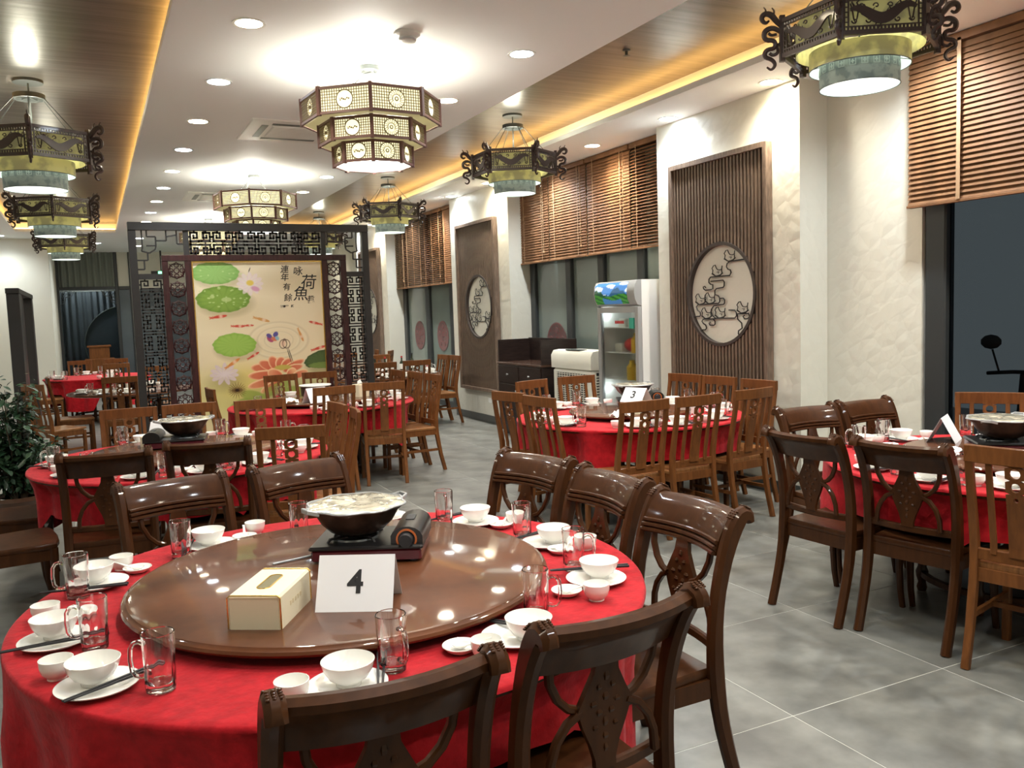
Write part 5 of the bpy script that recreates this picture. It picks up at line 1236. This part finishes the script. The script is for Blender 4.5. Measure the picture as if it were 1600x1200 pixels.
# ------------------------------------------------------------------ fridge, air cooler, sideboard
def fridge():
    x0,x1,y0,y1,h = 5.0,5.46,7.27,8.05,1.92; t = thing('display_fridge','white glass-door drinks fridge with a landscape picture header','fridge',(x0,(y0+y1)/2,0)); W = (y1-y0)/2; D = x1-x0
    b = MB(); b.box(.05,D,-W,-W+.03,.06,h).box(.05,D,W-.03,W,.06,h).box(D-.03,D,-W+.03,W-.03,.06,h).box(.05,D-.03,-W+.03,W-.03,.06,.22).box(.05,D-.03,-W+.03,W-.03,h-.27,h)
    b.build('cabinet', M_white, t, False)
    MB().prism([(.05,h-.265),(.0,h-.255),(-.03,h-.2),(-.042,h-.13),(-.03,h-.05),(-.005,h-.008),(.05,h)], -W, W, 'xz').build('header', M_grey, t, ang=50)
    # picture on the curved header
    n = 60; mth = 34; vs = []; cols = []
    pr = [(.0,h-.255),(-.03,h-.2),(-.042,h-.13),(-.03,h-.05),(-.005,h-.008)]
    rs = np.random.RandomState(5)
    for j in range(mth):
        u = .06+.88*j/(mth-1)*1.0; s = u*4; k = min(3,int(s)); f = s-k; px = pr[k][0]*(1-f)+pr[k+1][0]*f; pz = pr[k][1]*(1-f)+pr[k+1][1]*f
        for i in range(n):
            v = i/(n-1); vs.append((px-.0025, W*.94-v*(2*W*.80), pz))
            m1 = .52+.10*sin(v*9+1)+.16*max(0,1-abs(v-.62)/.17)+.03*sin(v*37); g1 = .42+.05*sin(v*7+2)
            t_ = j/(mth-1)
            if t_ > m1: c = (205,222,236) if sin(v*14+t_*9)+sin(v*5-t_*17) > .5 else (70,130,200)
            elif t_ > g1: c = (40,86,124) if v > .35 else (30,74,54)
            elif t_ < .26+.06*sin(v*8) and .25 < v < .8: c = (60,110,160)
            else: c = (62,128,48) if sin(v*23+t_*31) > -.2 else (28,84,38)
            cols.append((*lin(*c),1))
    me = bpy.data.meshes.new('landscape_picture'); me.from_pydata(vs,[],[(j*n+i,j*n+i+1,(j+1)*n+i+1,(j+1)*n+i) for j in range(mth-1) for i in range(n-1)])
    at = me.color_attributes.new('Col','FLOAT_COLOR','POINT'); at.data.foreach_set('color',[q for c in cols for q in c]); me.materials.append(vcol_mat('landscape_print',.25,.25)); me.shade_smooth(); inst(me,'landscape_picture',t)
    L = bpy.data.lights.new('added_interior_light','POINT'); L.energy = .22; L.color = (.9,.97,1); L.shadow_soft_size = .004  # added point lights brighten the interior, which the door glass leaves dark
    for zz in (1.56,.75): o = bpy.data.objects.new('added_interior_light', L); COL.objects.link(o); o.parent = t; o.location = (.09,W-.09,zz)
    d = MB(); z0,z1 = .24,h-.275; fw = .06
    d.cbox(0,.048,-W,-W+fw,z0,z1,.004).cbox(0,.048,W-fw,W,z0,z1,.004).box(0,.048,-W+fw,W-fw,z0,z0+fw).box(0,.048,-W+fw,W-fw,z1-fw,z1)
    door = d.build('door', M_grey, t, False)
    MB().box(.015,.020,-W+fw,W-fw,z0+fw,z1-fw).build('door_glass', mat('misty_door_glass',(.82,.86,.84),.18,trans=1,ior=1.15), door, False)
    MB().box(-.02,0,W-.09,W-.075,.8,1.3).build('handle', M_grey, door, False)
    MB().box(.052,D-.03,-W+.03,W-.03,.06,.235).build('kick_panel', M_blackm, t, False)
    sh = MB()
    for z in (.55,.86,1.15,1.42):
        s = MB(); s.box(.07,D-.05,-W+.035,W-.035,z,z+.008); s.build('wire_shelf', M_white, t, False)
    for k,(yy,z) in enumerate(((-.17,1.158),(-.08,.868),(-.22,.868))):
        o = MB().lathe([(.0001,0),(.055,0),(.06,.02),(.06,.14),(.03,.18),(.03,.21),(.0001,.21)],18).build('yellow_jug', M_yellow); o.location=(x0+.13,(y0+y1)/2+yy,z); tag(o,'yellow jug inside the fridge, %s' % ('on the upper shelf','on the lower shelf nearer the hinge','on the lower shelf by the wall')[k],'jug','yellow jugs in the fridge')
    o = MB().ell((0,0,.08),(.09,.14,.08),14,8).build('red_package', M_red); o.location=(x0+.2,(y0+y1)/2-.02,1.158); tag(o,'red package on the middle shelf inside the fridge','package')
    for k,(yy,z) in enumerate(((.12,1.428),(-.06,1.428),(.2,1.158))):
        o = MB().cbox(-.06,.06,-.07,.07,0,.09,.01).build('food_box', M_cream); o.location=(x0+.2,(y0+y1)/2+yy,z); tag(o,'pale food box inside the fridge, %s' % ('top shelf towards the air cooler','top shelf middle','middle shelf beside the red package')[k],'food box','food boxes in the fridge')
    MB().box(-.002,.014,-W+fw+.02,-W+fw+.10,1.42,1.53).build('green_sticker', mat('green_sticker',(.05,.4,.28),.5), door, False)
    for k in range(5): MB().box(.0125,.0148,-.09+.035*k-.02,-.07+.035*k-.01,1.47,1.50).build('red_letter_mark', M_red, door, False)
fridge()
def cooler():
    x0,y0,y1,h = 4.95,8.12,9.02,1.16; t = thing('air_cooler','cream upright air cooler with slatted grilles beside the fridge','air cooler',(x0,(y0+y1)/2,0)); W=(y1-y0)/2; D=.42
    MB().cbox(.0,D,-W,W,.08,.95,.03).build('body', M_cream, t, False)
    MB().prism([(-.01,.95),(-.012,1.10),(.02,1.155),(.10,1.165),(D,1.15),(D,.95)], -W-.005, W+.005, 'xz').build('top_housing', M_cream, t, ang=40)
    MB().box(.02,.12,-.16,.16,1.160,1.172).build('control_panel', M_metal, t, False)
    g = MB().box(-.002,.0,-W+.10,W-.10,.18,.90).build('grille_backing', M_blackm, t, False)
    me = MB().box(-.008,-.002,-W+.09,W-.09,-.0042,.0042).mesh('grille_slat', M_cream, False)
    for k in range(28): inst(me,'grille_slat',t,(0,0,.19+.0258*k))
    v = MB().box(-.009,-.003,-.003,.003,.18,.90).mesh('grille_bar', M_cream, False)
    for k in range(12): inst(v,'grille_bar',t,(0,-W+.12+(2*W-.24)*k/11,0))
    for s in (-1,1):
        MB().box(.06,.36,s*W-.001,s*(W+.002),.18,.92).build('side_backing', M_blackm, t, False)
        m2 = MB().box(.05,.37,-.012,.012,-.008,.008).mesh('side_louver', M_cream, False)
        for k in range(23): inst(m2,'side_louver',t,(0,s*(W+.008),.195+.031*k))
    c = MB()
    for sx in (.06,D-.06):
        for sy in (-W+.08,W-.08): c.lathe([(.0001,-.03),(.04,-.03),(.04,.03),(.0001,.03)],14,M=Matrix.Translation((sx,sy,.04))@Matrix.Rotation(pi/2,4,'X')); c.box(sx-.01,sx+.01,sy-.01,sy+.01,.05,.08)
    c.build('casters', M_blackm, t)
cooler()
def sideboard():
    x0,y0,y1 = 4.9,9.20,10.45; t = thing('sideboard','dark wooden sideboard with small drawers and open raised top','sideboard',(x0,(y0+y1)/2,0)); W=(y1-y0)/2; D=.5
    MB().cbox(0,D,-W,W,.05,.94,.005).build('body', M_dark, t, False); MB().box(.03,D,-W+.03,W-.03,0,.05).build('plinth', M_black, t, False)
    MB().cbox(-.015,D,-W-.01,W+.01,.94,.965,.004).build('worktop', mat('dark_reddish_worktop',(.06,.03,.02),.25,coat=.5), t, False)
    MB().box(D-.03,D,-W,W,.965,1.27).build('back_panel', M_dark, t, False)
    for s in (-1,1): MB().box(.0,D-.03,min(s*W,s*(W-.03)),max(s*W,s*(W-.03)),.965,1.27 if s < 0 else 1.26).build('side_panel', M_dark, t, False)
    kn = MB().lathe([(.0001,0),(.008,0),(.006,.012),(.014,.018),(.012,.026),(.0001,.028)],12,M=Matrix.Rotation(-pi/2,4,'Y')).mesh('knob', M_grey)
    for c in range(2):
        a,b_ = (-W+.02,-.01) if c == 0 else (.01,W-.02)
        o = MB().cbox(-.014,0,a,b_,.70,.92,.004).build('drawer', M_dark, t, False); inst(kn,'knob',o,(-.014,(a+b_)/2,.81))
        o = MB().cbox(-.014,0,a,b_,.08,.68,.004).build('door', M_dark, t, False); inst(kn,'knob',o,(-.014,b_-.05 if c == 0 else a+.05,.6))
sideboard()

# ------------------------------------------------------------------ dark frame partition, plant
t = thing('partition_frame','tall dark wooden frame standing before the cream wall behind the plant','partition',(-.80,12.55,0))
MB().cbox(-.065,.065,-1.25,-.85,0,2.04,.006).build('post', M_screen, t, False); MB().cbox(-.065,.065,1.0,1.25,0,2.04,.006).build('post', M_screen, t, False)
MB().cbox(-.07,.07,-1.26,1.26,2.04,2.10,.006).build('top_beam', M_screen, t, False); MB().box(-.05,.05,-.85,1.0,0,.10).build('bottom_rail', M_screen, t, False)
MB().box(-.02,.02,-.85,.1,.10,2.04).build('infill_panel', M_dark, t, False)
def plant():
    t = thing('potted_plant','bushy dark green potted plant behind the middle-left table','plant',(-.60,7.55,0))
    MB().lathe([(.0001,0),(.13,0),(.19,.32),(.20,.33),(.20,.36),(.18,.36),(.17,.32),(.0001,.32)],28).build('pot', mat('glazed_brown_pot',(.10,.05,.03),.3,coat=.4), t)
    MB().lathe([(.0001,.325),(.17,.325)],20).build('soil', M_leaf2, t)
    rg = random.Random(4); st = MB(); lf = MB(); 
    for k in range(38):
        a = rg.uniform(0,2*pi); h = rg.uniform(.55,1.22); r = rg.uniform(.05,.34)*min(1,(1.45-h)*1.7); p = [Vector((.05*cos(a),.05*sin(a),.33)), Vector((r*.5*cos(a),r*.5*sin(a),.33+(h-.33)*.6)), Vector((r*cos(a),r*sin(a),h))]
        st.tube(p, [.008,.006,.003], 4)
        for j in range(46):
            u = rg.uniform(.15,1.05); q = p[0].lerp(p[1],min(1,u*2)) if u < .5 else p[1].lerp(p[2],(u-.5)*2)
            d = Vector((rg.uniform(-1,1),rg.uniform(-1,1),rg.uniform(-.5,.6))).normalized(); c = q+d*rg.uniform(.02,.13)
            L = rg.uniform(.045,.075); dr = (d+Vector((0,0,-.45))).normalized(); sd = dr.cross(Vector((rg.uniform(-.4,.4),rg.uniform(-.4,.4),1))).normalized(); up = sd.cross(dr)
            lf.add([c-dr*L*.5,c-dr*L*.1+sd*L*.3+up*.006,c+dr*L*.25+sd*L*.24+up*.005,c+dr*L*.6,c+dr*L*.25-sd*L*.24+up*.005,c-dr*L*.1-sd*L*.3+up*.006],[(0,1,2,3),(0,3,4,5)])
    st.build('stems', M_leaf2, t, kind='stuff')
    lf.build('foliage', M_leaf, t, True, 80, kind='stuff')
plant()
bpy.context.view_layer.update()
